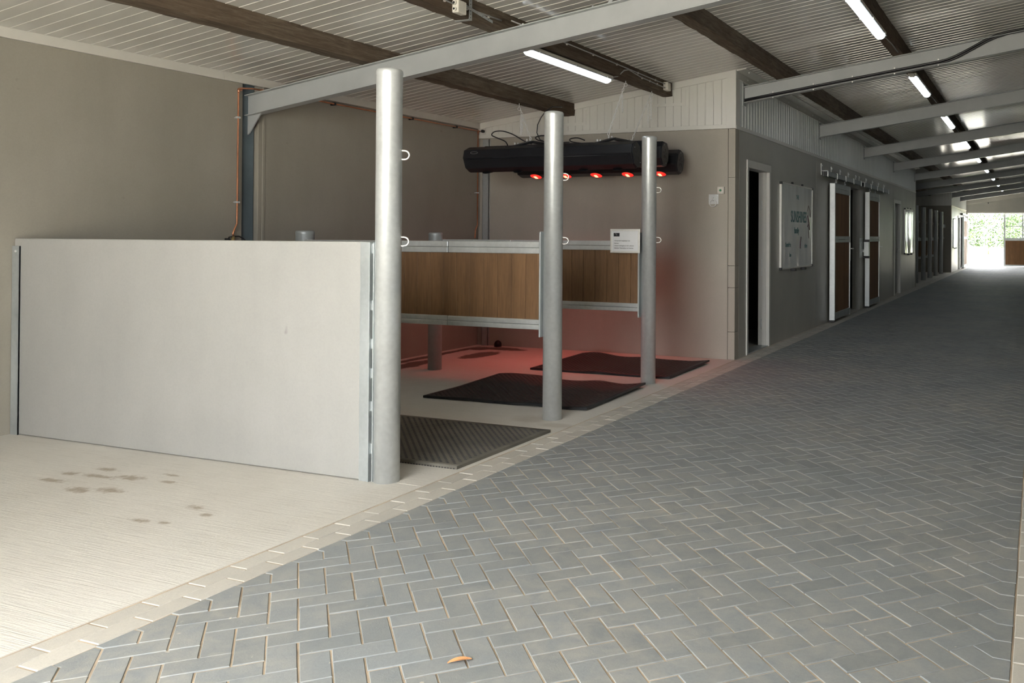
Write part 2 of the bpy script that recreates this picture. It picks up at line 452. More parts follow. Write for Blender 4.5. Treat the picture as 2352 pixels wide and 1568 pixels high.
for a, b in ((YF, 5.82), (5.985, YB)):
    MB().box(XL-.15, XL, a, b-.004, -.1, 2.72).build('precast_panel', M['wall'], w, .006)
MB().box(XL-.20, XL-.15, 5.6, 6.1, -.1, 2.72).build('precast_panel', M['wall'], w, .004)
MB().box(XL-.02, XL+.006, 6.03, 6.06, 0, 2.64).build('joint_strip', M['wall'], w, .004)
for a, b in ((YB, YB2), (YB2, 30.2), (30.2, YS), (YS, YE)):
    MB().box(XL-.15, XL, a, b-.006, -.1, 2.72).build('precast_panel', M['wall'], w, .006)
w = group_root('wall_back')                     # wall behind the stalls
MB().box(XL, -3.143, YB, YB+.14, -.05, HC).build('precast_panel', M['wallb'], w, .005)
zs = [0, .30, .78, 1.02, 1.98, HC]
for a, b in zip(zs, zs[1:]): MB().box(-3.139, XW+.0, YB, YB+.14, a+.002, b-.001).build('corner_block', M['wallb'], w, .003)
cl = MB(); 
ribbed((XL, YB-.004), (XW+.003, YB-.004), lambda x, y: HC+.002, lambda x, y: cz(x)+.02, (0, -1), .095, M['clad'], 'cladding_sheet', w)
MB().box(XL, XW+.008, YB-.012, YB-.004, HC, HC+.045).build('cladding_base_trim', M['clad'], w, .002)
MB().prism([(XL, YB-.02, cz(XL)-.07), (XW+.008, YB-.02, cz(XW)-.07), (XW+.008, YB-.02, cz(XW)+.01), (XL, YB-.02, cz(XL)+.01)], (0, .02, 0)).build('cladding_top_trim', M['clad'], w, .002)
MB().box(XW-.10, XW+.01, YB-.018, YB+.0, HC, cz(XW)-.06).build('corner_flashing', M['clad'], w, .002)
for px in (-5.10, -3.86):                       # framed notches round the timber beams
    MB().box(px-.20, px+.22, YB-.0085, YB-.003, cz(px)-.25, cz(px)-.215).box(px+.185, px+.22, YB-.0085, YB-.003, cz(px)-.214, cz(px)-.07).box(px-.20, px-.165, YB-.0085, YB-.003, cz(px)-.214, cz(px)-.07).build('notch_trim', M['clad'], w)
w = group_root('wall_corridor')
def wall_run(parent, x0, x1, segs, holes, H, mat):
    """precast panels along y with joints at segs and rectangular holes (y0, y1, ztop)"""
    for a, b in zip(segs, segs[1:]):
        hs = [h for h in holes if h[0] < b and h[1] > a]
        y = a+.004
        mb = MB()
        for h in hs:
            if h[0] > y: mb.box(x0, x1, y, h[0], 0, H)
            mb.box(x0, x1, max(h[0], y), min(h[1], b-.004), h[2], H); y = h[1]
        if y < b-.004: mb.box(x0, x1, y, b-.004, 0, H)
        mb.build('precast_panel', mat, parent)
wall_run(w, XW-.14, XW, [YB+.14, 13.2, 17.3, 21.0-.2, YB2], [(9.76, 10.72, 2.205), (14.85, 16.74, 2.2), (20.98, 22.0, 2.19)], HC, M['wallc'])
ribbed((XW+.003, YB-.004), (XW+.003, YB2), lambda x, y: HC+.002, lambda x, y: cz(x)+.02, (1, 0), .111, M['cladc'], 'cladding_sheet', w)
MB().box(XW, XW+.014, YB-.004, YB2, HC-.005, HC+.035).build('cladding_base_trim', M['clad'], w, .002)
MB().box(XW, XW+.010, YB-.015, YB+.12, HC+.03, cz(XW)).build('corner_flashing', M['clad'], w, .002)
fm = MB()
fm.prism([(XW, YB, cz(XW)-.09), (XW+.012, YB, cz(XW)-.09), (XW+.012, YB, cz(XW)-.012), (XW+.12, YB, cz(XW+.12)-.012), (XW+.12, YB, cz(XW+.12)), (XW, YB, cz(XW))], (0, YB2-YB, 0)).build('eaves_flashing', M['clad'], w)
sc = MB()
for i in range(34):
    y = 9.55 + i*.45; sc.tube([(XW+.09, y, cz(XW+.09)-.022), (XW+.09, y, cz(XW+.09)-.010)], .008, 6)
    sc.tube([(XW+.012, y+.2, cz(XW)-.05), (XW+.018, y+.2, cz(XW)-.05)], .008, 6)
sc.build('flashing_screws', M['zinc'], w, kind='stuff')
MB().box(XL, XW, YB2, YB2+.14, 0, cz(XW)).build('end_panel', M['wall'], w)
w = group_root('wall_stall_end')                  # second block, facing the second row of stalls
MB().box(XL, XW, YS, YS+.14, 0, HC).build('precast_panel', M['wall'], w, .005)
ribbed((XL, YS-.004), (XW+.003, YS-.004), lambda x, y: HC, lambda x, y: cz(x)+.02, (0, -1), .111, M['clad'], 'cladding_sheet', w)
wall_run(w, XW-.14, XW, [YS+.14, 39.4, YE], [(38.45, 39.3, 2.15)], HC, M['wallc'])
ribbed((XW+.003, YS-.004), (XW+.003, YE), lambda x, y: HC, lambda x, y: cz(x)+.02, (1, 0), .111, M['cladc'], 'cladding_sheet', w)
MB().box(XW, XW+.014, YS, YE, HC-.005, HC+.035).build('cladding_base_trim', M['clad'], w, .002)
# far end wall with the opening
w = group_root('wall_far'); o1, o2, oh = -3.045, .12, 2.455
q = MB(); q.box(XL, o1, YE, YE+.2, 0, 2.8).box(o2, XR, YE, YE+.2, 0, 4.2).box(o1, o2, YE, YE+.2, oh, 4.0).build('precast_panel', M['wallc'], w)
MB().prism([(XW, YE-.03, cz(XW)-.36), (XR, YE-.03, cz(XR)-.36), (XR, YE-.03, cz(XR)-.12), (XW, YE-.03, cz(XW)-.12)], (0, .03, 0)).build('gable_flashing', M['trim'], w)
MB().box(o1, o1+.06, YE-.03, YE+.22, 0, oh).box(o1, o2, YE-.01, YE+.22, oh-.05, oh).build('opening_frame', M['white'], w, .004)
MB().box(-2.3, -1.9, YE-.02, YE, 2.90, 2.905).box(-2.13, -2.09, YE-.05, YE, 2.84, 2.89).build('sensor', M['black'], w)
w = group_root('wall_front'); f1, f2, fh = -3.45, -.7, 2.98
MB().box(XL, f1, YF-.2, YF, 0, 2.9).box(f2, XR, YF-.2, YF, 0, 4.2).box(f1, f2, YF-.2, YF, fh, 4.2).build('precast_panel', M['wall'], w)
w = group_root('wall_right')
MB().box(XR, XR+.15, YF-.2, YE+.2, -.1, 4.2).build('precast_panel', M['wallr'], w)

# ------------------------------------------------------------------ ceiling: one metre sheets with beads running up the slope
ceil = group_root('ceiling')
P_ = 1.0/9; prof = []
for kx in range(9):
    s_ = kx*P_; prof += [(s_, 0), (s_+.002, .005), (s_+.0035, .005), (s_+.005, -.003), (s_+.0085, -.003), (s_+.0095, 0)]
prof.append((1.0, 0))
xs = [XL-.2, XR+.2]; vs = []; fs = []
for x in xs:
    for y, h in prof: vs.append((x, y, cz(x)+h))
n = len(prof)
for i in range(n-1): fs.append((i, n+i, n+i+1, i+1))
me = bpy.data.meshes.new('ceiling_panel'); me.from_pydata(vs, [], fs); me.materials.append(M['ceil'])
for y in range(-2, 44): link('ceiling_panel', me, ceil).location = (0, y, 0)
MB().hexa([(XL-.25, YF-.4, cz(XL-.25)+.03), (XR+.25, YF-.4, cz(XR+.25)+.03), (XR+.25, YE+.5, cz(XR+.25)+.03), (XL-.25, YE+.5, cz(XL-.25)+.03),
           (XL-.25, YF-.4, cz(XL-.25)+.15), (XR+.25, YF-.4, cz(XR+.25)+.15), (XR+.25, YE+.5, cz(XR+.25)+.15), (XL-.25, YE+.5, cz(XL-.25)+.15)]).build('light_block_slab', M['galvd'], ceil)  # unseen slab above the ceiling, added to block outside light
t = group_root('trim_1')                        # cream flashing where ceiling meets the left wall
for a, b in ((YF, 1.6), (1.6, 5.60), (5.60, YB)):
    MB().prism([(XL, a, 2.632), (XL+.03, a, 2.632), (XL+.03, a, 2.735), (XL+.09, a, 2.742), (XL+.09, a, 2.745), (XL, a, 2.76)], (0, b-a-.003, 0)).build('flashing', M['trim'], t)
sc = MB()
for i in range(20): sc.cyl((XL+.08, -.3+i*.5, 2.726), (XL+.08, -.3+i*.5, 2.742), .007, 6)
sc.build('flashing_screws', M['trim'], t, kind='stuff')

# ------------------------------------------------------------------ steel beams
def beam(x0, x1, y, label, grp, plate=True, z0=None):
    t = thing('steel_beam', label, 'beam', (x0, y, 0), grp)
    zb = lambda x: 2.822 + .137*(x+x0 + 3.06); H = .182; L = x1-x0; W2 = .046
    MB().hexa([(0, W2-.003, zb(0)+.008), (L, W2-.003, zb(L)+.008), (L, W2+.003, zb(L)+.008), (0, W2+.003, zb(0)+.008),
               (0, W2-.003, zb(0)+H-.008), (L, W2-.003, zb(L)+H-.008), (L, W2+.003, zb(L)+H-.008), (0, W2+.003, zb(0)+H-.008)]).build('web', M['steel'], t)
    for d in (0, H-.008):
        MB().hexa([(0, 0, zb(0)+d), (L, 0, zb(L)+d), (L, 2*W2, zb(L)+d), (0, 2*W2, zb(0)+d),
                   (0, 0, zb(0)+d+.008), (L, 0, zb(L)+d+.008), (L, 2*W2, zb(L)+d+.008), (0, 2*W2, zb(0)+d+.008)]).build('flange', M['steel'], t, .002)
    if plate: MB().box(-.012, 0.0, -.01, .102, zb(0)-.03, zb(0)+H+.03).build('end_plate', M['steel'], t)
    return t
BY = [5.865 + 3.732*i for i in range(11)]
ordn = ['', 'nearest', 'second', 'third', 'fourth', 'fifth', 'sixth', 'seventh', 'eighth', 'ninth', 'tenth']
b1 = beam(-6.40, XR, BY[0], 'long pale grey steel beam rising over the stalls behind the tall front post', None, False)
zb = 2.822+.137*(-6.40+3.06)
MB().prism([(0, .04, zb+.002), (.15, .04, zb+.022), (.02, .04, zb-.145), (0, .04, zb-.16)], (0, .012, 0)).build('haunch_plate', M['steel'], b1)
bx = MB(); xx = -2.93+6.40; zz = cz(-2.93)
bx.hexa([(xx, .05, zz-.14), (xx+.03, .05, zz-.14), (xx+.03, .055, zz-.14), (xx, .055, zz-.14), (xx+.10, .05, zz-.0), (xx+.13, .05, zz-.0), (xx+.13, .055, zz), (xx+.10, .055, zz)]).build('brace_strut', M['steel'], b1)
bt = MB()
for xx in (3.37, 2.78): bt.cyl((xx, .03, 2.822+.137*(xx-6.40+3.06)+.182), (xx, .03, 2.822+.137*(xx-6.40+3.06)+.198), .009, 6)
bt.build('bolt', M['zinc'], b1)
for i in range(1, 10):
    x0 = XW+.012 if (YB < BY[i] < YB2 or BY[i] > YS) else XL+.1
    if i == 1: lb = 'grey steel corridor beam carrying two black cables along its lower edge'
    elif i <= 4: lb = '%s grey steel corridor beam beyond the one carrying black cables' % {2: 'first', 3: 'second', 4: 'third'}[i]
    elif i <= 8: lb = '%s steel beam beyond the long grey corridor wall, counted from the near side' % {5: 'first', 6: 'second', 7: 'third', 8: 'fourth'}[i]
    else: lb = 'farthest grey steel beam, just before the bright opening'
    beam(x0, XR, BY[i], lb, 'steel roof beams over the corridor')
# column on the left wall
t = thing('steel_column', 'dark blue-grey steel column on the left wall under the long beam', 'column', (-6.50, 5.835, 0))
MB().box(-.0, .085, .065, .073, 0, 2.66).build('web', M['coln'], t)
MB().box(.085, .10, .0, .138, 0, 2.66).build('front_flange', M['coln'], t, .002)

# ------------------------------------------------------------------ old timber beams
def timber(x, y0, y1, label, w_=.115, d_=.141, sag=0):
    n = max(4, int((y1-y0)/.12)); vs = []; fs = []
    for i in range(n+1):
        y = y0+(y1-y0)*i/n; r_ = lambda a=.004: random.uniform(-a, a)
        zt = cz(x-w_/2)-.0; zt2 = cz(x+w_/2)-.0
        zb_ = cz(x)-d_ - sag*math.sin(PI*i/n)
        vs += [(x-w_/2+r_(), y, zb_+r_(.0035)), (x-w_*.15, y, zb_-.002+r_(.003)), (x+w_/2+r_(), y, zb_+r_(.004)+.004), (x+w_/2+r_(), y, zb_+d_*.5), (x+w_/2+r_(.003), y, zt2), (x-w_/2, y, zt)]
    m6 = 6
    for i in range(n):
        for a in range(m6): b = (a+1) % m6; fs.append((i*m6+a, (i+1)*m6+a, (i+1)*m6+b, i*m6+b))
    fs += [tuple(range(m6)), tuple(reversed(range(n*m6, (n+1)*m6)))]
    o = MB().add(vs, fs).build('timber_beam', M['timber'])
    return tag(o, label, 'beam', 'old timber purlins under the ceiling')
timber(-5.10, YF, YB+.05, 'weathered brown timber purlin nearest the left wall, ending above the second post', .135, .136, 0)
timber(-3.86, YF, YB+.05, 'dark timber purlin holding the short chains and the lamp over the stalls', .115, .141)
timber(-2.62, YF, YE, 'dark timber purlin crossing the ceiling just past the white corner', .12, .14)
timber(-1.37, YF, YE, 'dark timber purlin with the row of corridor lamps beside it', .12, .14)
timber(-3.86, YB2, YS, 'far timber purlin over the second row of stalls', .115, .148)

# ------------------------------------------------------------------ strip lamps
def strip(label, x, y0, z, L=1.5, cable=True):
    t = thing('strip_lamp', label, 'lamp', (x, y0, z), 'fluorescent strip lamps under the ceiling')
    def hull(r0, z0, y_a, y_b, n=10, lo=PI, hi=2*PI):
        rows = []
        for (yy, s_) in ((y_a, .45), (y_a+.012, .85), (y_a+.03, 1), (y_b-.03, 1), (y_b-.012, .85), (y_b, .45)):
            rows.append([(math.cos(lo+(hi-lo)*k/n)*r0*s_, yy, z0+math.sin(lo+(hi-lo)*k/n)*r0*.85*s_) for k in range(n+1)])
        vs = [p for r_ in rows for p in r_]; fs = []
        for a in range(5):
            for k in range(n): fs.append((a*(n+1)+k, a*(n+1)+k+1, (a+1)*(n+1)+k+1, (a+1)*(n+1)+k))
        fs += [tuple(reversed(range(n+1))), tuple(range(5*(n+1), 6*(n+1)))]
        return MB().add(vs, fs, True)
    MB().box(-.052, .052, -.02, L+.02, 0, .035).build('housing', M['boxw'], t, .012)
    MB().box(-.056, .056, -.024, L+.024, -.006, .002).build('gasket', M['greyc'], t, .003)
    hull(.046, -.004, .0, L).build('diffuser', M['tube'], t)
    MB().box(-.03, .03, -.055, -.012, -.02, .02).box(-.03, .03, L+.012, L+.05, -.02, .02).build('end_cap', M['boxw'], t, .01)
    for s_ in (.08, .5, .92): MB().box(-.06, .06, L*s_-.008, L*s_+.008, -.012, .006).build('clip', M['zinc'], t)
    if cable:
        MB().tube([(.0, L+.04, 0), (.02, L+.18, .012), (.03, L+.5, .014), (.03, L+.9, .014)], .006, 5).build('supply_cable', M['greyc'], t)
    return t
strip('lit strip lamp over the stalls, under the long grey beam', -3.87, 6.36, cz(-3.87)-.148-.037, 1.5, False)
lt = ['lit strip lamp at the top edge of the photo above the corridor', 'lit strip lamp just beyond the beam with black cables',
      'small lit strip lamp beyond the second corridor beam', 'bright strip lamp, fourth along the corridor ceiling', 'bright strip lamp, fifth along the corridor ceiling',
      'strip lamp, sixth along the corridor ceiling', 'strip lamp, seventh along the corridor ceiling', 'strip lamp, eighth along the corridor ceiling', 'strip lamp, ninth along the corridor ceiling']
for i, lb in enumerate(lt): strip(lb, -1.36, 6.98+3.732*i, cz(-1.36)-.14-.037, 1.47)

# ------------------------------------------------------------------ junction boxes, cables and hardware on the timber beams
def jbox(x, y, z, label):
    t = thing('junction_box', label, 'electrical box', (x, y, z))
    MB().box(0, .055, -.05, .05, -.045, .045).build('case', M['boxw'], t, .008)
    for dz in (-.022, .022):
        MB().cyl((.028, -.05, dz), (.028, -.066, dz), .014, 12).build('gland', M['boxw'], t)
        MB().cyl((.028, -.066, dz), (.028, -.068, dz), .008, 10).build('plug', M['black'], t)
    return t
xs_ = -3.86+.06; zt = cz(-3.80)
jbox(xs_, 9.12, zt-.075, 'white junction box at the end of the dark timber beam near the white wall')
jbox(xs_, 5.30, zt-.11, 'white junction box at the top of the photo left of the long steel beam')
def cable(pts, r, mat, label, clips=None, clipmat='boxw', cat='cable'):
    t = thing('cable', label, cat, pts[0]); p0 = Vector(pts[0])
    MB().tube([Vector(p)-p0 for p in pts], r, 6).build('wire', M[mat], t)
    for c_ in clips or []:
        v = Vector(c_)-p0; MB().box(v.x-.003, v.x+.012, v.y-.008, v.y+.008, v.z-.010, v.z+.010).build('clip', M[clipmat], t, .003)
    return t
cable([(xs_+.028, 9.06, zt-.053), (xs_+.012, 8.9, zt-.05), (xs_+.012, 8.4, zt-.048), (xs_+.012, 7.6, zt-.045), (xs_+.012, 6.0, zt-.045)], .006, 'greyc', 'grey cable clipped along the upper edge of the dark timber beam',
      [(xs_, yy, zt-.046) for yy in (6.9, 7.4, 7.9, 8.4, 8.85)])
cable([(xs_+.028, 9.053, zt-.097), (xs_+.012, 8.9, zt-.088), (xs_+.012, 8.45, zt-.078), (xs_+.012, 8.15, zt-.055), (xs_+.012, 8.05, zt-.08), (xs_-.02, 7.97, zt-.15), (-3.86, 7.9, zt-.172)], .006, 'greyc', 'grey cable dropping from the timber beam to the stall lamp',
      [(xs_, yy, zt-.08) for yy in (8.5, 8.7, 8.9)])
cable([(xs_+.028, 5.37, zt-.10), (xs_+.012, 5.45, zt-.085), (xs_+.012, 5.65, zt-.08), (xs_+.012, 5.86, zt-.075)], .006, 'greyc', 'grey cable running from the upper junction box to the steel beam', [(xs_, 5.42, zt-.088), (xs_, 5.70, zt-.08)])
cable([(xs_+.028, 5.23, zt-.10), (xs_+.012, 5.15, zt-.09), (xs_+.03, 5.0, zt-.07), (xs_+.012, 4.8, zt-.05)], .006, 'greyc', 'grey cable entering the upper junction box from the left', [(xs_, 5.16, zt-.09)])
t = thing('perforated_strap', 'perforated grey metal strap wrapped round the timber beam splice', 'bracket', (xs_, 5.47, zt))
q = MB(); q.box(.0, .003, -.018, .018, -.155, .0); q.box(-.12, .003, -.018, .018, -.158, -.155); q.build('band', M['steel'], t)
MB().hexa([(.003, -.10, -.075), (.006, -.10, -.075), (.006, .28, -.12), (.003, .28, -.12), (.003, -.10, -.055), (.006, -.10, -.055), (.006, .28, -.10), (.003, .28, -.10)]).build('strap_arm', M['steel'], t)
hq = MB()
for i in range(6): hq.cyl((.003, 0, -.02-.024*i), (.0045, 0, -.02-.024*i), .004, 6)
for i in range(5): hq.cyl((.006, -.06+.07*i, -.070-.0083*i), (.0072, -.06+.07*i, -.070-.0083*i), .004, 6)
hq.build('holes', M['black'], t, kind='stuff')
# black cables on the second beam
y2 = BY[1]; zb2 = lambda x: 2.822+.137*(x+3.06)
t = thing('power_cable', 'pair of black cables clipped under the corridor beam and curving up at right', 'cable', (XW, y2, 0))
for d in (0, .022):
    pts = [(.02, .014, zb2(XW+.02)+.014+d)]
    for i in range(1, 12): x = .02+i*.19; pts.append((x, .014, zb2(XW+x)+.014+d))
    xa = pts[-1][0]
    for u in (.08, .16, .24, .32, .40, .48, .56, .66): 
        e = u/.66; e = e*e*(3-2*e); pts.append((xa+u, .012, zb2(XW+xa+u)+.014+d+e*.165))
    for u in (.8, .9, 1.1, 1.4): pts.append((xa+u, .012, zb2(XW+xa+u)+.179+d*.8))
    MB().tube(pts, .0115, 8).build('wire', M['blackc'], t)
for x in (.35, .80, 1.22, 1.66, 2.10): 
    z_ = zb2(XW+x)+.02
    MB().cyl((x, .0, z_-.022), (x, -.006, z_-.022), .008, 8).cyl((x, .0, z_+.035), (x, -.006, z_+.035), .008, 8).build('fixing', M['ringm'], t)

# ------------------------------------------------------------------ stall posts and partitions
def ring_mb(z, ang):
    c_, s_ = math.cos(ang), math.sin(ang); pts = []
    for dz, d in [(.024, .05), (.024, .085)]+[(.024*math.cos(a), .085+.026*math.sin(a)) for a in [PI*i/8 for i in range(1, 8)]]+[(-.024, .085), (-.024, .05)]:
        pts.append((c_*d, s_*d, z+dz))
    return MB().tube(pts, .0045, 7)
def post(x, y, H, r, label, rings=(), name='steel_post', grp=None, ang=.38, mat='galv'):
    t = thing(name, label, 'post', (x, y, 0), grp)
    MB().tube([(0,0,-.05), (0,0,H-.035), (0,0,H-.028), (0,0,H-.012), (0,0,H-.003), (0,0,H)], [r, r, r*1.03, r*1.02, r*.93, r*.78], 40).build('pole', M[mat], t)
    for z in rings: ring_mb(z, ang).build('tether_ring', M['ringm'], t)
    return t
G3 = 'tall galvanised posts along the corridor edge of the stalls'
P1 = post(-3.30, 4.0, 2.25, .070, 'tall galvanised post at the near end of the solid partition', (1.78, 1.307), grp=G3)
P2 = post(-3.30, 5.81, 2.25, .070, 'tall galvanised post between the two plank partitions, second from camera', (1.772, 1.304), grp=G3)
P3 = post(-3.30, 7.56, 2.25, .068, 'tall galvanised post beside the framed notice, third from camera', (1.76, 1.304), grp=G3)
post(-5.65, 5.81, 1.372, .074, 'low galvanised post whose cap shows above the solid partition', mat='galvd')
post(-5.58, 7.47, 1.365, .068, 'low galvanised post at the rear end of the plank partitions', mat='galvd')
for p, yy in ((P2, -.05), (P3, -.05)):
    MB().box(-.078, -.066, yy-.02, yy+.05, .60, 1.37).build('rail_plate', M['galvd'], p, .002)
# solid partition
t = thing('solid_partition', 'pale concrete stall partition between the left wall and the front post', 'partition', (-6.28, 3.95, 0))
MB().box(-.07, 2.875, 0, .075, .004, 1.305).build('panel', M['part'], t, .006)
MB().box(-.075, -.003, -.012, .0, 0, 1.255).box(-.008, -.003, -.012, .03, 0, 1.255).build('wall_channel', M['galvd'], t, .0015)
MB().cyl((-.035, -.012, 1.22), (-.035, -.017, 1.22), .008, 10).build('screw', M['zinc'], t)
c_ = MB(); c_.box(2.835, 2.905, -.004, .0, 0, 1.303).box(2.897, 2.905, -.012, .085, 0, 1.303).box(2.835, 2.905, .075, .079, 0, 1.303).build('end_channel', M['galvd'], t, .001)
for z in (.15, .38, .56, .72, .93, 1.24): MB().box(2.905, 2.922, .01, .05, z, z+.055).build('bracket', M['galv'], t, .002)
MB().box(2.918, 2.924, .0, .07, 0, 1.303).build('post_strip', M['galvd'], t, .001)
# plank partitions
def plank_part(x0, x1, y, label, edges):
    t = thing('plank_partition', label, 'partition', (x0, y, 0), 'brown plank stall partitions'); L = x1-x0
    for nm, z0, z1 in (('top_rail', 1.208, 1.296), ('bottom_rail', .653, .727)):
        zm = (z0+z1)/2
        for a, b in ((0, L*.37), (L*.37+.004, L*.63), (L*.63+.004, L)):
            MB().box(a, b, -.028, .028, z0, zm-.0015).box(a, b, -.026, .026, zm+.0005, z1).build(nm, M['galv'], t, .004)
    for a, b in zip(edges, edges[1:]):
        MB().box(a-x0+.0006, b-x0-.0006, -.016, .016, .715, 1.225).build('plank', M['plank'], t, .004, seg=1)
    MB().box(-.03, 0, -.03, .03, .64, 1.30).build('end_stile', M['galv'], t, .002)
    return t
ed = [-5.57+.1215*i for i in range(19)]+[-3.374]
plank_part(-5.57, -3.374, 5.78, 'long plank partition between the first and second tall posts', ed)
ed3 = [-5.52+.1215*i for i in range(18)]+[-3.372]
plank_part(-5.52, -3.372, 7.52, 'plank partition below the framed notice, ending at the third tall post', ed3)

# ------------------------------------------------------------------ text helper
def text_mesh(txt, size, mat, name, parent, loc, rot, sx=1, extrude=.0006, off=0):
    cu = bpy.data.curves.new('txt', 'FONT'); cu.body = txt; cu.size = size; cu.extrude = extrude; cu.offset = off
    o = bpy.data.objects.new('txt', cu); COL.objects.link(o)
    bpy.context.view_layer.update()
    me = bpy.data.meshes.new_from_object(o.evaluated_get(bpy.context.evaluated_depsgraph_get()))
    bpy.data.objects.remove(o); me.materials.clear(); me.materials.append(mat)
    r = link(name, me, parent); r.location = loc; r.rotation_euler = rot; r.scale = (sx, 1, 1)
    return r
# framed notice
t = thing('framed_notice', 'small silver framed white notice mounted beside the third tall post', 'sign', (-3.630, 7.44, 1.185))
W_, H_ = .296, .218
MB().box(.012, W_-.012, 0, .004, .012, H_-.012).build('sheet', M['paper'], t)
def frame(parent, W_, H_, b, d, mat, name='frame'):
    for pts in ([(0,0),(W_,0),(W_-b,b),(b,b)], [(W_,0),(W_,H_),(W_-b,H_-b),(W_-b,b)], [(W_,H_),(0,H_),(b,H_-b),(W_-b,H_-b)], [(0,H_),(0,0),(b,b),(b,H_-b)]):
        MB().prism([(x, -d, z) for x, z in pts], (0, d+.006, 0)).build(name, mat, parent, .003)
frame(t, W_, H_, .019, .006, M['ringm'])
MB().box(.034, .092, -.0015, .0, .150, .181).build('logo', M['logo'], t)
MB().tube([(.056+.010*math.cos(a), -.0022, .166+.008*math.sin(a)) for a in [PI*(.9-i*.2) for i in range(7)]], .0009, 4).build('logo_mark', M['paper'], t)
for i, s_ in enumerate(['-Verwarmde wasplaatsen met', 'Solarium', '-Heated washingplaces with solarium', '-Beheizte Waschplätze mit Solarium']):
    text_mesh(s_, .0132, M['ink'], 'text_line', t, (.038, -.0012, .1065-.0222*i), (PI/2, 0, 0), 1.0, .0003, .00012)
MB().box(.20, .262, .006, .07, .02, .10).build('mount_plate', M['galvd'], t)

# ------------------------------------------------------------------ infrared dryer
t = thing('infrared_dryer', 'black multi-housing infrared dryer with red lamps hanging over the stalls', 'heater', (-4.62, 8.55, 2.15))
HL = 1.95
def octo(cy, cz_, tilt, hy=.098, hz=.128, c_=.052):
    P = [(-hy+c_, -hz), (hy-c_, -hz), (hy, -hz+c_*1.3), (hy, hz-c_*1.3), (hy-c_, hz), (-hy+c_, hz), (-hy, hz-c_*1.3), (-hy, -hz+c_*1.3)]
    return [(cy+a*math.cos(tilt)-b*math.sin(tilt), cz_+a*math.sin(tilt)+b*math.cos(tilt)) for a, b in P]
hs = [(-.42, -.010, .42), (-.13, .035, .12), (.15, .045, -.12), (.44, -.018, -.33)]
for i, (cy, z_, ti) in enumerate(hs):
    P = octo(cy, z_, ti)
    dxs = .015*(i-1.5)*2 + (.03 if i == 3 else 0)
    b = MB().prism([(-HL/2+dxs, a, z) for a, z in P], (HL, 0, 0)); h = b.build('lamp_housing', M['heater'], t, .006)
    for sx in (-1, 1):
        Q = octo(cy, z_, ti, .093, .122, .05); xe = dxs+sx*HL/2
        MB().prism([(xe, a, z) for a, z in (Q if sx < 0 else Q)], (sx*.014, 0, 0)).build('end_cap', M['heater'], t, .004)
        sw = MB()
        for a, z in (Q[1], Q[5]): 
            ay = cy+(a-cy)*.75; az = z_+(z-z_)*.75; sw.cyl((xe+sx*.014, ay, az), (xe+sx*.017, ay, az), .004, 6)
        sw.build('screws', M['zinc'], t, kind='stuff')
        hv = MB()
        for kx in range(5):
            a = kx*1.2566; hv.hexa([(xe+sx*(.014+.003*(p > 3)), cy+math.cos(a+e)*rr, z_+math.sin(a+e)*rr) for p, (e, rr) in enumerate([(0, .018), (.12, .055), (.3, .055), (.4, .02)]*2)])
        hv.build('vent', M['black'], t)
    # groove line along the front face
    g0 = Vector((0, *P[6])); g1 = Vector((0, *P[7])); mid = g0.lerp(g1, .18)
    MB().tube([(-HL/2+dxs+.05, mid.y-.0015, mid.z), (HL/2+dxs-.05, mid.y-.0015, mid.z)], .0035, 4).build('trim_line', M['heater'], t)
    dn = Vector((0, math.sin(ti), -math.cos(ti))); ax = Vector((0, math.cos(ti), math.sin(ti)))
    # lamps on the underside
    for j in range(5):
        x = -HL/2 + dxs + .21 + .383*j; c0 = Vector((x, cy, z_)) + dn*.128
        def disc(r_, off, n=20):
            return [c0 + dn*off + Vector((math.cos(2*PI*q/n)*r_, 0, 0)) + ax*(math.sin(2*PI*q/n)*r_) for q in range(n)]
        on = i == 3
        lamp = MB().prism(disc(.074, .0005), dn*.004).build('lamp_rim', M['heater'], t)
        MB().add([c0+dn*.016]+disc(.066, .005), [(0, 1+(q+1) % 20, 1+q) for q in range(20)], True).build('bulb', M['ired'] if on else M['black'], lamp)
        if on:
            MB().box(-.016, .016, -.028, .028, -.002, .002).build('filament', M['ihot'], lamp).matrix_world = Matrix.Translation(c0+dn*.0165) @ Matrix.Rotation(ti, 4, 'X')
for x in (-.42, .55):                            # bridging brackets
    for cy, z_ in ((-.42, .10), (.44, .05)): pass
    pts = [(x-.10, -.47, .10), (x-.03, -.36, .135), (x+.02, -.20, .185), (x+.05, .2, .185), (x+.1, .38, .12)]
    q = MB()
    for a, b in zip(pts, pts[1:]):
        q.hexa([(a[0]-.03, a[1], a[2]-.012), (a[0]+.03, a[1], a[2]-.012), (b[0]+.03, b[1], b[2]-.012), (b[0]-.03, b[1], b[2]-.012),
                (a[0]-.03, a[1], a[2]+.012), (a[0]+.03, a[1], a[2]+.012), (b[0]+.03, b[1], b[2]+.012), (b[0]-.03, b[1], b[2]+.012)])
    q.build('bracket', M['heater'], t, .003)
    for a in pts[1:4]:
        MB().cyl((a[0]-.05, a[1], a[2]+.0), (a[0]-.05, a[1], a[2]+.032), .009, 6).cyl((a[0]-.03, a[1]+.03, a[2]+.0), (a[0]-.03, a[1]+.03, a[2]+.032), .009, 6).build('bolt', M['zinc'], t)
lg = MB().tube([(-HL/2+.05+.045*math.cos(a)+.03, -.42-.106, .055+.012*math.sin(a)) for a in [2*PI*i/16 for i in range(16)]], .0016, 4, closed=True).build('badge', M['greyc'], t)
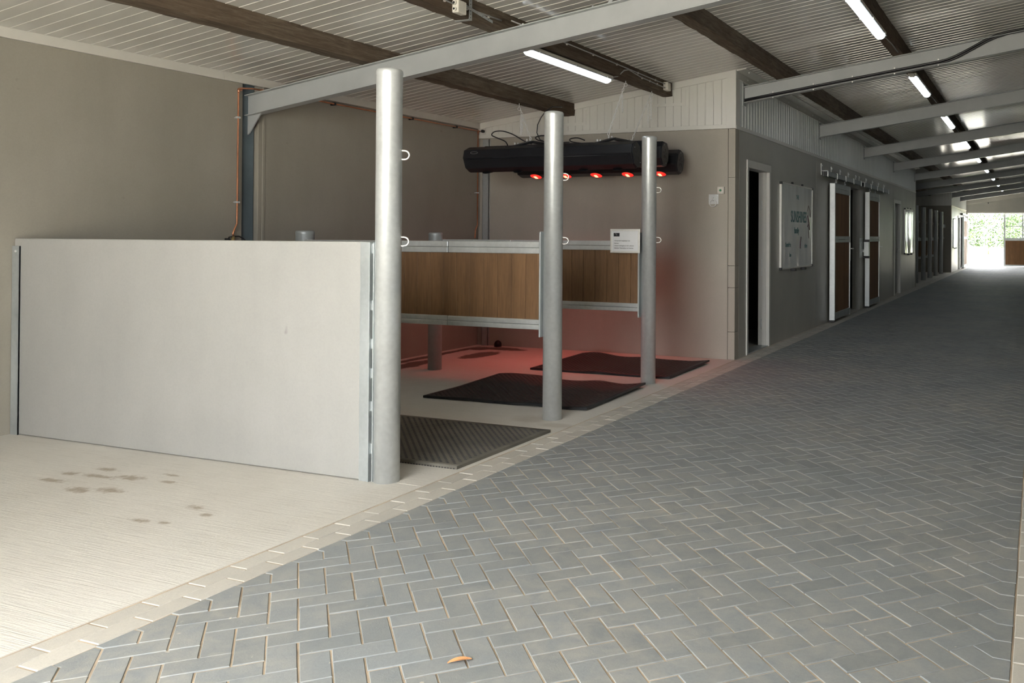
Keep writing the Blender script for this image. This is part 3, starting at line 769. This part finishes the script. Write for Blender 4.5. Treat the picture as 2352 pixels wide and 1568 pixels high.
for i, pts in enumerate([[(-.62, -.30, .13), (-.67, -.28, .19), (-.80, -.26, .24), (-.86, -.25, .27), (-.83, -.24, .305), (-.74, -.22, .31), (-.62, -.2, .27), (-.50, -.18, .20), (-.42, -.15, .17)],
            [(-.10, .1, .20), (-.25, .1, .20), (-.40, .1, .215), (-.50, .1, .24), (-.52, .1, .27), (-.44, .1, .285), (-.32, .1, .275), (-.22, .1, .25)],
            [(.02, .15, .19), (-.10, .15, .21), (-.12, .15, .24), (-.03, .15, .25), (.06, .15, .22)]]):
    q = [Vector(p) for p in pts]; sm = []
    for a in range(len(q)-1):
        p0, p1, p2, p3 = q[max(a-1, 0)], q[a], q[a+1], q[min(a+2, len(q)-1)]
        for u in (0, .25, .5, .75):
            sm.append(.5*((2*p1)+(p2-p0)*u+(2*p0-5*p1+4*p2-p3)*u*u+(3*p1-p0-3*p2+p3)*u**3))
    MB().tube(sm+[q[-1]], .0065, 6).build('lead', M['blackc'], t)
cable([(-4.90, 8.40, 2.345), (-4.94, 8.4, 2.36), (-4.979, 8.4, 2.435), (-4.970, 8.4, 2.52), (-4.93, 8.4, 2.595), (-4.874, 8.4, 2.66), (-4.85, 8.5, 2.72), (-4.90, 8.8, 2.76), (-5.02, 9.0, 2.79)], .006, 'blackc', 'thin black cable rising from the dryer to the ceiling behind the second post')
rl = bpy.data.lights.new('infrared_glow', 'AREA'); rl.shape = 'RECTANGLE'; rl.size = 1.6; rl.size_y = .5; rl.energy = 2.8; rl.spread = math.radians(120); rl.color = (1, .06, .04)
ro = bpy.data.objects.new('infrared_glow', rl); COL.objects.link(ro); ro.parent = t; ro.location = (0, .1, -.22); ro.rotation_euler = (-.2, 0, 0)
# chains
def chain(a, b, tail, label):
    a = Vector(a); b = Vector(b); t = thing('hanging_chain', label, 'chain', a, 'chains holding the black dryer')
    MB().cyl((0, 0, .03), (0, 0, -.015), .004, 6).build('eye_bolt', M['zinc'], t)
    MB().tube([(.018*math.cos(2*PI*i/12), 0, -.03+.018*math.sin(2*PI*i/12)) for i in range(12)], .0035, 6, closed=True).build('eye_ring', M['zinc'], t)
    d = (b-a); L = d.length; d.normalize(); n_ = int(L/.036); u0 = d.orthogonal().normalized(); u1 = d.cross(u0)
    def links(q, o, dr, s0, s1, n):
        for i in range(n):
            c_ = o + dr*(.05+i*.036); s_ = s0 if i % 2 else s1
            pts = []
            for k_ in range(10):
                an = 2*PI*k_/10; pts.append(c_ + dr*(.022*math.sin(an)) + s_*(.0085*math.cos(an)))
            q.tube(pts, .0036, 5, closed=True)
    q = MB(); links(q, Vector((0, 0, 0)), d, u0, u1, n_-1); q.build('chain_links', M['zinc'], t, kind='stuff')
    q = MB()
    for off, n in tail: links(q, d*off, Vector((0, 0, -1)), Vector((1, 0, 0)), Vector((0, 1, 0)), n)
    q.build('loose_end', M['zinc'], t, kind='stuff')
    MB().tube([tuple(d*(L-.02)+Vector((.012*math.cos(2*PI*i/10), 0, .016*math.sin(2*PI*i/10)))) for i in range(10)], .0035, 5, closed=True).build('shackle', M['zinc'], t)
    return t
zc = lambda x: cz(x)-.150
chain((-5.10, 8.24, zc(-5.10)-.012), (-5.02, 8.35, 2.35), [(.06, 6), (.10, 4)], 'short chain from the left timber beam to the left end of the dryer')
chain((-3.86, 8.24, zc(-3.86)), (-4.06, 8.25, 2.355), [(.10, 5)], 'left one of the two slanting chains below the lamp-bearing beam')
chain((-3.86, 8.90, zc(-3.86)), (-4.06, 8.80, 2.33), [(.02, 7), (.10, 6)], 'right one of the two slanting chains, nearer the white box')

# ------------------------------------------------------------------ rubber mats
def mat_obj(x0, y0, x1, y1, rz, hfun, label, top, stud, pit=False):
    W_, D_ = x1-x0, y1-y0; nx, ny = 40, 28; th = .018
    t = thing('rubber_mat', label, 'mat', (x0, y0, 0), 'rubber mats on the stall floor', rz)
    vs = []; fs = []
    for L_ in (0, 1):
        for j in range(ny+1):
            for i in range(nx+1):
                u, v = i/nx, j/ny; vs.append((u*W_, v*D_, .001+hfun(u, v)+th*L_))
    N = (nx+1)*(ny+1); idx = lambda i, j, l: l*N+j*(nx+1)+i
    sm = []
    for j in range(ny):
        for i in range(nx):
            fs.append((idx(i,j,1), idx(i+1,j,1), idx(i+1,j+1,1), idx(i,j+1,1))); sm.append(True)
            fs.append((idx(i,j,0), idx(i,j+1,0), idx(i+1,j+1,0), idx(i+1,j,0))); sm.append(True)
    for i in range(nx):
        fs.append((idx(i,0,0), idx(i+1,0,0), idx(i+1,0,1), idx(i,0,1))); fs.append((idx(i+1,ny,0), idx(i,ny,0), idx(i,ny,1), idx(i+1,ny,1))); sm += [False]*2
    for j in range(ny):
        fs.append((idx(0,j+1,0), idx(0,j,0), idx(0,j,1), idx(0,j+1,1))); fs.append((idx(nx,j,0), idx(nx,j+1,0), idx(nx,j+1,1), idx(nx,j,1))); sm += [False]*2
    MB().add(vs, fs, sm).build('sheet', top, t)
    q = MB(); r_ = 0; y = .05
    while y < D_-.045:
        x = .05 + (.0245 if r_ % 2 else 0)
        while x < W_-.05:
            h = .001+th+hfun(x/W_, y/D_); a, b = .0125, .0065
            P = [(x+a*math.cos(PI*k_/4), y+b*math.sin(PI*k_/4)) for k_ in range(8)]
            q.add([(px, py, h-.001) for px, py in P]+[(x+(px-x)*.7, y+(py-y)*.7, h+.0022) for px, py in P], [(k_, (k_+1) % 8, 8+(k_+1) % 8, 8+k_) for k_ in range(8)]+[tuple(range(8, 16))])
            x += .049
        y += .026; r_ += 1
    q.build('studs', stud, t, kind='stuff')
    e = MB()
    for i in range(int(W_/.02)): e.box(.004+i*.02, .014+i*.02, -.0008, .004, .0008+hfun((.009+i*.02)/W_, 0), .007+hfun((.009+i*.02)/W_, 0))
    e.build('edge_notches', M['black'], t, kind='stuff')
    return t
mat_obj(-4.66, 4.355, -3.09, 5.42, -.004, lambda u, v: .001*math.sin(u*5), 'dusty grey studded rubber mat beside the front post', M['rubberd'], M['stud'])
mat_obj(-4.70, 6.14, -3.20, 7.30, .016, lambda u, v: .020*math.exp(-((u-.30)/.12)**2)*(.3+.7*v) + .045*math.exp(-((u-.10)/.16)**2)*max(0, v-.45)*1.2 + .018*math.exp(-((u-.70)/.10)**2)*(.5+.5*v) + .075*max(0, u-.84)**1.3*4*(.35+.65*v),
        'wavy black rubber mat lying round the second tall post', M['rubber'], M['rubber'])
mat_obj(-4.70, 7.83, -3.20, 8.95, .005, lambda u, v: .035*math.exp(-((u-.12)/.14)**2)*v + .012*math.exp(-((u-.5)/.1)**2) + .075*max(0, u-.86)**1.2*3.2*(.3+.7*v),
        'black rubber mat with a reddish glow in the far stall', M['rubber'], M['rubber'])

# ------------------------------------------------------------------ copper pipe and fittings
t = thing('copper_pipe', 'thin copper water pipe rising beside the dark column and along the wall', 'pipe', (XL, 5.73, 0))
X = .045
MB().tube([(X, -.045, 1.325), (X, -.045, 1.345), (X, -.03, 1.38), (X, -.005, 1.43), (X, -.002, 2.565), (X, .002, 2.575), (X+.005, .012, 2.58), (X+.085, .06, 2.58), (X+.09, .30, 2.585), (X+.03, .40, 2.60), (X, 1.0, 2.60), (X, 2.3, 2.60), (X, 3.585, 2.60)], .0075, 10).build('pipe_run', M['copper'], t)
MB().tube([(X, 3.54, 2.60), (X, 3.54, 1.46), (X, 3.50, 1.40), (X, 3.49, 1.30)], .0075, 10).build('drop_pipe', M['copper'], t)
for y, z in ((-.0, 2.57), (3.54, 2.60)): MB().tube([(X, y, z-.03), (X, y, z+.004)], .0105, 10).tube([(X, y-.004, z), (X, y+.03, z)], .0105, 10).build('elbow', M['copper'], t)
for y, z, hz in ((-.003, 2.33, 0), (-.003, 1.61, 0), (3.54, 1.85, 0), (1.13, 2.60, 1), (2.3, 2.60, 1), (3.1, 2.60, 1)):
    q = MB()
    if hz: q.box(-.0+.0, X+.012, y-.01, y+.01, z-.014, z+.014)
    else: q.box(X-.012, X+.012, y-.018, y+.018, z-.008, z+.008); q.box(0, X, y-.004, y+.004, z-.004, z+.004)
    q.build('pipe_clip', M['black'] if hz else M['zinc'], t, .002)
t = thing('water_tap', 'brass tap with black hose end at the foot of the copper pipe', 'tap', (XL+.045, 5.685, 1.30))
MB().cyl((0, 0, -.06), (0, 0, .02), .014, 10).cyl((0, -.0, -.02), (.06, 0, -.03), .010, 10).build('tap_body', M['brass'], t)
MB().tube([(0, -.05, -.01), (.0, -.04, .012), (.0, 0, .018), (0, .06, .02), (0, .10, .005), (.02, .13, -.03)], .006, 6).build('hose', M['blackc'], t)
MB().box(-.02, .02, -.07, -.04, -.04, .004).build('handle', M['black'], t, .004)
tag(MB().cyl((XL+.085, YB-.02, 2.60), (XL+.085, YB-.055, 2.60), .018, 12).build('pipe_plug', M['black']), 'small black rubber plug in the corner above the far copper pipe', 'plug')
t = thing('corner_channel', 'grey galvanised steel channel standing in the far left corner', 'channel', (-6.235, YB-.03, 0))
MB().box(-.045, .045, 0, .006, 0, 2.50).box(-.045, -.040, 0, .03, 0, 2.50).box(.040, .045, 0, .03, 0, 2.50).build('profile', M['galvd'], t)
tag(MB().tube([(-6.02, YB-.07, .0), (-6.02, YB-.07, .035), (-6.02, YB-.07, .06), (-6.02, YB-.07, .075)], [.045, .045, .035, .012], 14).build('drain_cap', M['black']), 'small black round drain cap in the wet corner of the floor', 'cap')

# ------------------------------------------------------------------ fittings on the back wall
t = thing('push_button', 'ivory switch box with green button on the back wall', 'switch', (-3.216, YB, 1.84))
MB().box(-.038, .038, -.04, 0, -.040, .040).build('case', M['boxw'], t, .004)
MB().cyl((0, -.04, 0), (0, -.05, 0), .012, 16).build('button', M['green'], t)
for a in (-1, 1):
    for b in (-1, 1): MB().cyl((a*.028, -.04, b*.028), (a*.028, -.042, b*.028), .004, 8).build('screw', M['greyc'], t)
t = thing('tether_plate', 'square galvanised plate with hanging tie ring below the green button', 'tie ring', (-3.307, YB, 1.745))
MB().box(-.057, .057, -.006, 0, -.055, .055).build('plate', M['galv'], t, .002)
for a, b in ((-.045, .042), (.045, .042)): MB().cyl((a, -.006, b), (a, -.011, b), .007, 8).build('screw', M['zinc'], t)
MB().tube([(0, -.006, .022), (0, -.025, .018), (0, -.03, 0), (0, -.02, -.012), (0, -.006, -.014)], .006, 8).build('staple', M['zinc'], t)
MB().tube([(.038*math.cos(2*PI*i/24), -.026, -.045+.038*math.sin(2*PI*i/24)) for i in range(24)], .005, 8, closed=True).build('ring', M['zinc'], t)

# ------------------------------------------------------------------ doors in the corridor wall
d = group_root('door_1'); a, b, H_ = 9.76, 10.72, 2.205; fw = .055
for pts in ((a, a+fw, 0, H_), (b-fw, b, 0, H_)): MB().box(XW-.13, XW+.012, pts[0], pts[1], pts[2], pts[3]).build('jamb', M['white'], d, .003)
MB().box(XW-.13, XW+.014, a-.003, b+.003, H_-.085, H_+.002).build('head', M['white'], d, .003)
MB().box(XW-.075, XW-.03, b-fw-.02, b-fw, .0, H_-.085).build('stop', M['white'], d, .002)
for z in (.27, 1.72):
    MB().cyl((XW-.085, b-fw-.008, z-.06), (XW-.085, b-fw-.008, z+.06), .009, 8).box(XW-.10, XW-.07, b-fw-.003, b-fw, z-.055, z+.055).build('hinge', M['zinc'], d)
MB().box(XW-.09, XW-.07, b-fw-.006, b-fw, .86, 1.06).build('strike_plate', M['zinc'], d)
MB().box(XW-.14, XW+.0, a+fw, b-fw, -.0, .012).build('threshold', M['galvd'], d)
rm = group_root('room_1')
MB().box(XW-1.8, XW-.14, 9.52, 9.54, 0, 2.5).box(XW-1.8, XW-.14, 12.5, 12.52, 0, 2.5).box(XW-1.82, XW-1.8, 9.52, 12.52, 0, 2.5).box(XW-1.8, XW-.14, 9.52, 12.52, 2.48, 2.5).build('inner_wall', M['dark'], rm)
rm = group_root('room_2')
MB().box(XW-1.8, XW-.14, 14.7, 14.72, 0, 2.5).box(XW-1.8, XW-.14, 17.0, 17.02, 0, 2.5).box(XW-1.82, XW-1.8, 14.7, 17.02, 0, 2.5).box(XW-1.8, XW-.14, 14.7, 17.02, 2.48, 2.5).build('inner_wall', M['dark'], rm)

def slide_door(y0, y1, label, label_t):
    t = thing('sliding_door', label, 'door', (XW, y0, 0), 'galvanised framed sliding stable doors'); W_ = y1-y0; x0, x1 = .03, .115; H_ = 2.175
    for a, b, nm in ((0, .05, 'stile'), (W_-.05, W_, 'stile')): MB().box(x0, x1, a, b, .035, H_).build(nm, M['galv'], t, .003)
    for a, b in ((H_-.15, H_-.08), (H_-.075, H_), (1.245, 1.29), (1.295, 1.345), (.045, .15)): MB().box(x0, x1-.002, .05, W_-.05, a, b).build('rail', M['galvd'], t, .003)
    for z0, z1 in ((.15, 1.245), (1.345, H_-.15)):
        n = 10; p = (W_-.1)/n
        for i in range(n): MB().box(x0+.012, x1-.014, .05+i*p+.0008, .05+(i+1)*p-.0012, z0, z1).build('plank', M['doorp'], t, .002, seg=1)
    MB().box(x1-.002, x1+.006, W_-.055, W_-.015, .93, 1.24).build('lock_plate', M['zinc'], t, .002)
    MB().tube([(x1, W_-.04, 1.14), (x1+.05, W_-.04, 1.14), (x1+.055, W_-.04, 1.14), (x1+.055, W_-.12, 1.14), (x1+.055, W_-.16, 1.14)], .008, 8).build('handle', M['zinc'], t)
    MB().box(x0-.01, x1, -.012, 0, .012, .035).build('guide_foot', M['black'], t)
    k_ = thing('door_track', label_t, 'track', (XW, y0-.47, 2.256), 'overhead tracks of the sliding doors'); L = 2.80 if y0 < 15 else 2.9
    MB().box(.03, .10, 0, L, .07, .075).box(.03, .034, 0, L, 0, .075).box(.096, .10, 0, L, 0, .075).box(.03, .05, 0, L, 0, .004).box(.08, .10, 0, L, 0, .004).build('rail', M['galvd'], k_)
    MB().box(.034, .096, -.002, .0, .004, .072).build('opening', M['black'], k_)
    for i in range(5):
        y = .02+i*(L-.04)/4
        MB().box(-.0, .006, y-.03, y+.03, .02, .19).box(0, .108, y-.018, y+.018, .075, .082).box(.100, .108, y-.018, y+.018, -.012, .08).cyl((.006, y, .16), (.02, y, .16), .012, 6).build('bracket', M['zinc'], k_)
    for y in (.30+.47, W_-.25+.47):
        MB().cyl((.065, y, .0), (.065, y, -.075), .008, 8).cyl((.065, y, -.045), (.065, y, -.06), .02, 8).box(.04, .09, y-.05, y+.05, -.080, -.073).build('hanger', M['zinc'], k_)
    return t
slide_door(13.99, 15.25, 'first brown sliding door with galvanised frame, half covering a doorway', 'galvanised overhead track above the first sliding door')
slide_door(17.08, 18.26, 'second brown sliding door with galvanised frame, farther along the wall', 'galvanised overhead track above the second sliding door')
d = thing('lock_keep', 'galvanised lock keep plate on the wall between the sliding doors', 'lock', (XW+.001, 16.98, 0))
MB().box(0, .008, -.29, .0, .95, 1.31).build('plate', M['galv'], d, .002)
MB().box(.025, .115, .02, .085, .98, 1.24).build('keep_case', M['galv'], d, .003)
MB().box(.02, .12, .015, .09, .935, .98).box(.02, .12, .015, .09, 1.24, 1.285).build('rubber_block', M['black'], d)
MB().box(.008, .010, -.16, -.13, 1.06, 1.22).build('keyhole', M['black'], d)
MB().box(.0, .03, .03, .07, 1.05, 1.10).build('latch', M['zinc'], d)
d = group_root('door_2'); a, b = 20.98, 22.0
for p in ((a, a+.07), (b-.07, b)): MB().box(XW-.13, XW+.012, p[0], p[1], 0, 2.19).build('jamb', M['white'], d, .003)
MB().box(XW-.13, XW+.014, a-.003, b+.003, 2.105, 2.192).build('head', M['white'], d, .003)
MB().box(XW-.11, XW-.07, a+.07, b-.07, .01, 2.1).build('door_leaf', M['wallc'], d, .002)
MB().tube([(XW-.07, b-.13, 1.02), (XW-.02, b-.13, 1.02), (XW-.02, b-.25, 1.02)], .01, 8).cyl((XW-.07, b-.13, .93), (XW-.055, b-.13, .93), .02, 10).build('handle', M['zinc'], d)

# whiteboards
def board(y0, y1, label, write):
    t = thing('whiteboard', label, 'whiteboard', (XW, y0, .915), 'portrait whiteboards on the corridor wall'); W_ = y1-y0; H_ = 1.12
    MB().box(.012, .022, .01, W_-.01, .01, H_-.01).build('board_face', M['board'], t)
    for a in ((0, .018, 0, H_), (W_-.018, W_, 0, H_), (0, W_, 0, .018), (0, W_, H_-.018, H_)): MB().box(0, .03, *a).build('frame', M['ringm'], t, .003)
    for y in (0, W_-.03):
        for z in (-.006, H_-.028): MB().box(-.0, .034, y-.004, y+.034, z, z+.034).build('corner_cap', M['black'], t, .004)
    for y in (W_*.36, W_*.68): MB().box(0, .02, y-.03, y+.03, H_, H_+.03).box(0, .06, y-.05, y+.05, -.035, -.001).build('hook', M['black'], t, .003)
    if write:
        def wr(s_, sz, y, z, mt='teal', sx=1, off=0): text_mesh(s_, sz, M[mt], 'handwriting', t, (.0225, y, z), (PI/2, 0, PI/2), sx, .0004, .004 if sz > .1 else .0025)
        wr('THE', .075, .78, .93); wr('SUNSHINES', .21, .50, .62, 'teal', .8, -.002); wr('family', .11, .68, .47); wr('Sunrides', .08, .22, .29); wr('rides', .08, 1.25, .27); wr('Sun', .07, .42, .16)
        MB().tube([(.0228, 1.40, .78), (.0228, 1.48, .86), (.0228, 1.56, .80), (.0228, 1.60, .70)], .004, 5).tube([(.0228, 1.42, .72), (.0228, 1.50, .62), (.0228, 1.54, .52)], .008, 5).tube([(.0228, 1.40, .56), (.0228, 1.46, .60), (.0228, 1.50, .40)], .004, 5).build('drawing', M['pink'], t)
        MB().tube([(.0228, 1.04, .42), (.0228, 1.0, .34), (.0228, .99, .26)], .007, 5).build('marker_stroke', M['pink'], t)
    return t
board(11.15, 12.86, 'large whiteboard with handwriting between the dark doorway and sliding doors', True)
board(22.62, 24.28, 'second whiteboard, near the far end of the long corridor wall', False)
board(36.15, 37.80, 'small distant whiteboard on the brightly lit wall near the opening', False)

# ------------------------------------------------------------------ second row of stalls and far block
for i, y in enumerate((26.88, 28.69, 30.49, 32.27, 34.12)):
    post(-3.30, y, 2.25, .07, ['far galvanised post just past the end of the long wall', 'second distant galvanised post of the far stalls', 'third distant galvanised post of the far stalls',
         'fourth distant galvanised post of the far stalls', 'farthest galvanised post, nearest the dark block wall'][i], (1.77, 1.30), grp='distant galvanised posts of the far stalls')
    if i < 4: plank_part(-5.55, -3.374, y-.02, ['distant plank partition behind the first far post', 'distant plank partition behind the second far post', 'distant plank partition behind the third far post', 'distant plank partition behind the fourth far post'][i], [-5.55, -5.0, -4.45, -3.9, -3.374])
tag(MB().box(-3.42, -3.28, YS-.012, YS, 1.68, 1.80).build('tether_plate', M['galv']), 'small pale tie-ring plate on the distant dark block wall', 'tie ring')
q = MB()
for dx in (0, .18): q.tube([(-4.1+dx, 31.5, 2.2), (-4.1+dx, 31.5, 3.0)], .012, 5)
tag(q.build('hanging_chain', M['zinc']), 'pair of distant chains hanging over the far stalls', 'chain')
d = group_root('door_3')
for p in ((38.40, 38.48), (39.27, 39.35)): MB().box(XW-.13, XW+.012, p[0], p[1], 0, 2.2).build('jamb', M['white'], d)
MB().box(XW-.13, XW+.012, 38.4, 39.35, 2.12, 2.2).build('head', M['white'], d)
MB().box(XW-.11, XW-.07, 38.48, 39.27, .01, 2.12).build('door_leaf', M['wallc'], d)
slide_door(40.1, 41.9, 'small distant brown sliding door beside the bright opening', 'distant door track beside the bright opening')
# sliding leaf in the far opening
t = thing('glazed_sliding_door', 'brown and glazed sliding door half closing the bright far opening', 'door', (-1.467, YE+.24, 0))
LW = 1.60
MB().box(0, .07, 0, .05, .03, 2.455).box(LW-.07, LW, 0, .05, .03, 2.455).build('stile', M['galv'], t)
for a, b in ((2.37, 2.455), (1.18, 1.30), (.03, .10)): MB().box(.07, LW-.07, 0, .05, a, b).build('rail', M['galv'], t)
MB().box(LW/2-.03, LW/2+.03, .005, .045, 1.30, 2.37).build('mullion', M['galv'], t)
MB().box(.07, LW-.07, .015, .035, 1.81, 1.84).build('glazing_bar', M['galv'], t)
for i in range(12): MB().box(.07+i*.1217, .07+(i+1)*.1217-.0003, .012, .038, .10, 1.18).build('plank', M['doorp'], t)
for x in (.07, LW/2+.03):
    for z0, z1 in ((1.30, 1.81), (1.84, 2.37)): MB().box(x, x+LW/2-.10, .022, .028, z0, z1).build('pane', M['glass'], t)

# ------------------------------------------------------------------ small things on the floor
lf = []
for i in range(13):
    u = i/12; lf.append((u*.075-.037, .011*math.sin(PI*u)**.7, .002+.006*math.sin(PI*u)))
vs = []; 
for x, hw, z in lf: vs += [(x, -hw, z+.002), (x, 0, z-.001), (x, hw, z+.003)]
fs = []
for i in range(12):
    for a in (0, 1): fs.append((i*3+a, (i+1)*3+a, (i+1)*3+a+1, i*3+a+1))
o = MB().add(vs, fs).build('dry_leaf', M['leafo']); o.location = (-1.69, 2.40, .003); o.rotation_euler = (0, 0, .75)
o.modifiers.new('thick', 'SOLIDIFY').thickness = .0008
tag(o, 'small orange dry leaf lying on the grey pavers', 'leaf')

# ------------------------------------------------------------------ outdoors
MB().box(-80, 80, YE+.25, 140, -.14, -.02).build('ground', M['ground'])['kind'] = 'structure'
o = MB().box(-80, 80, -70, YF-.25, -.14, -.02).build('ground', M['ground']); o['kind'] = 'structure'
MB().box(-40, 40, 62, 139, -.12, -.005).build('ground', M['grass'])['kind'] = 'structure'
def leaves(n, R_, H_, z0):
    q = MB()
    for i in range(n):
        th = random.uniform(0, 2*PI); ph = random.uniform(-1, 1); rr = random.uniform(.35, 1)**.5
        lump = 1+.30*math.sin(th*5+ph*7)*math.cos(ph*9-th*2)
        if math.sin(th*9+ph*13)*math.sin(ph*17-th*4) > .7: continue
        p = Vector((math.cos(th)*math.sqrt(1-ph*ph)*R_*rr*lump, math.sin(th)*math.sqrt(1-ph*ph)*R_*rr*lump, z0+H_/2+ph*H_/2*rr))
        if p.z < .60: continue
        a = Vector((random.uniform(-1, 1), random.uniform(-1, 1), random.uniform(-1, 1))).normalized()*random.uniform(.045, .11); b = a.orthogonal().normalized()*a.length*.7
        q.add([p-a, p+b, p+a, p-b], [(0, 1, 2, 3)])
    return q
tb = [leaves(13000, 2.7, 7.6, -1.2), leaves(13000, 2.6, 8.5, -1.5)]
def tree(x, y, s_, kx, label):
    t = thing('tree', label, 'tree', (x, y, 0), 'green trees beyond the far opening'); t.scale = (s_, s_, s_)
    if not isinstance(tb[kx], bpy.types.Mesh):
        o = tb[kx].build('foliage', M['leaf'], t, kind='stuff'); tb[kx] = o.data
    else: link('foliage', tb[kx], t, kind='stuff')
    MB().tube([(0, 0, -.1), (.05, .02, 1.6), (-.05, .1, 3.5), (0, 0, 5)], [.05, .05, .05, .04], 8).build('trunk', M['bark'], t)
for i, (x, y, s_, kx, lb) in enumerate([(-7.2, 66, .95, 0, 'leafy tree seen at the left edge of the far opening'), (-3.6, 73.5, 1.0, 1, 'leafy tree in the middle of the far opening'),
        (-.1, 66.3, .92, 0, 'leafy tree seen through the left pane of the far glazed door'), (3.6, 74, 1.0, 1, 'leafy tree seen through the right pane of the far glazed door')]): tree(x, y, s_, kx, lb)
t = thing('paddock_fence', 'faint white paddock fence across the pale ground outside', 'fence', (-14, 58, 0))
for i in range(15): MB().box(i*2-.05, i*2+.05, -.05, .05, -.05, .68).build('fence_post', M['white'], t)
for z in (.22, .52): MB().box(0, 28, -.07, -.05, z, z+.07).build('fence_rail', M['white'], t)
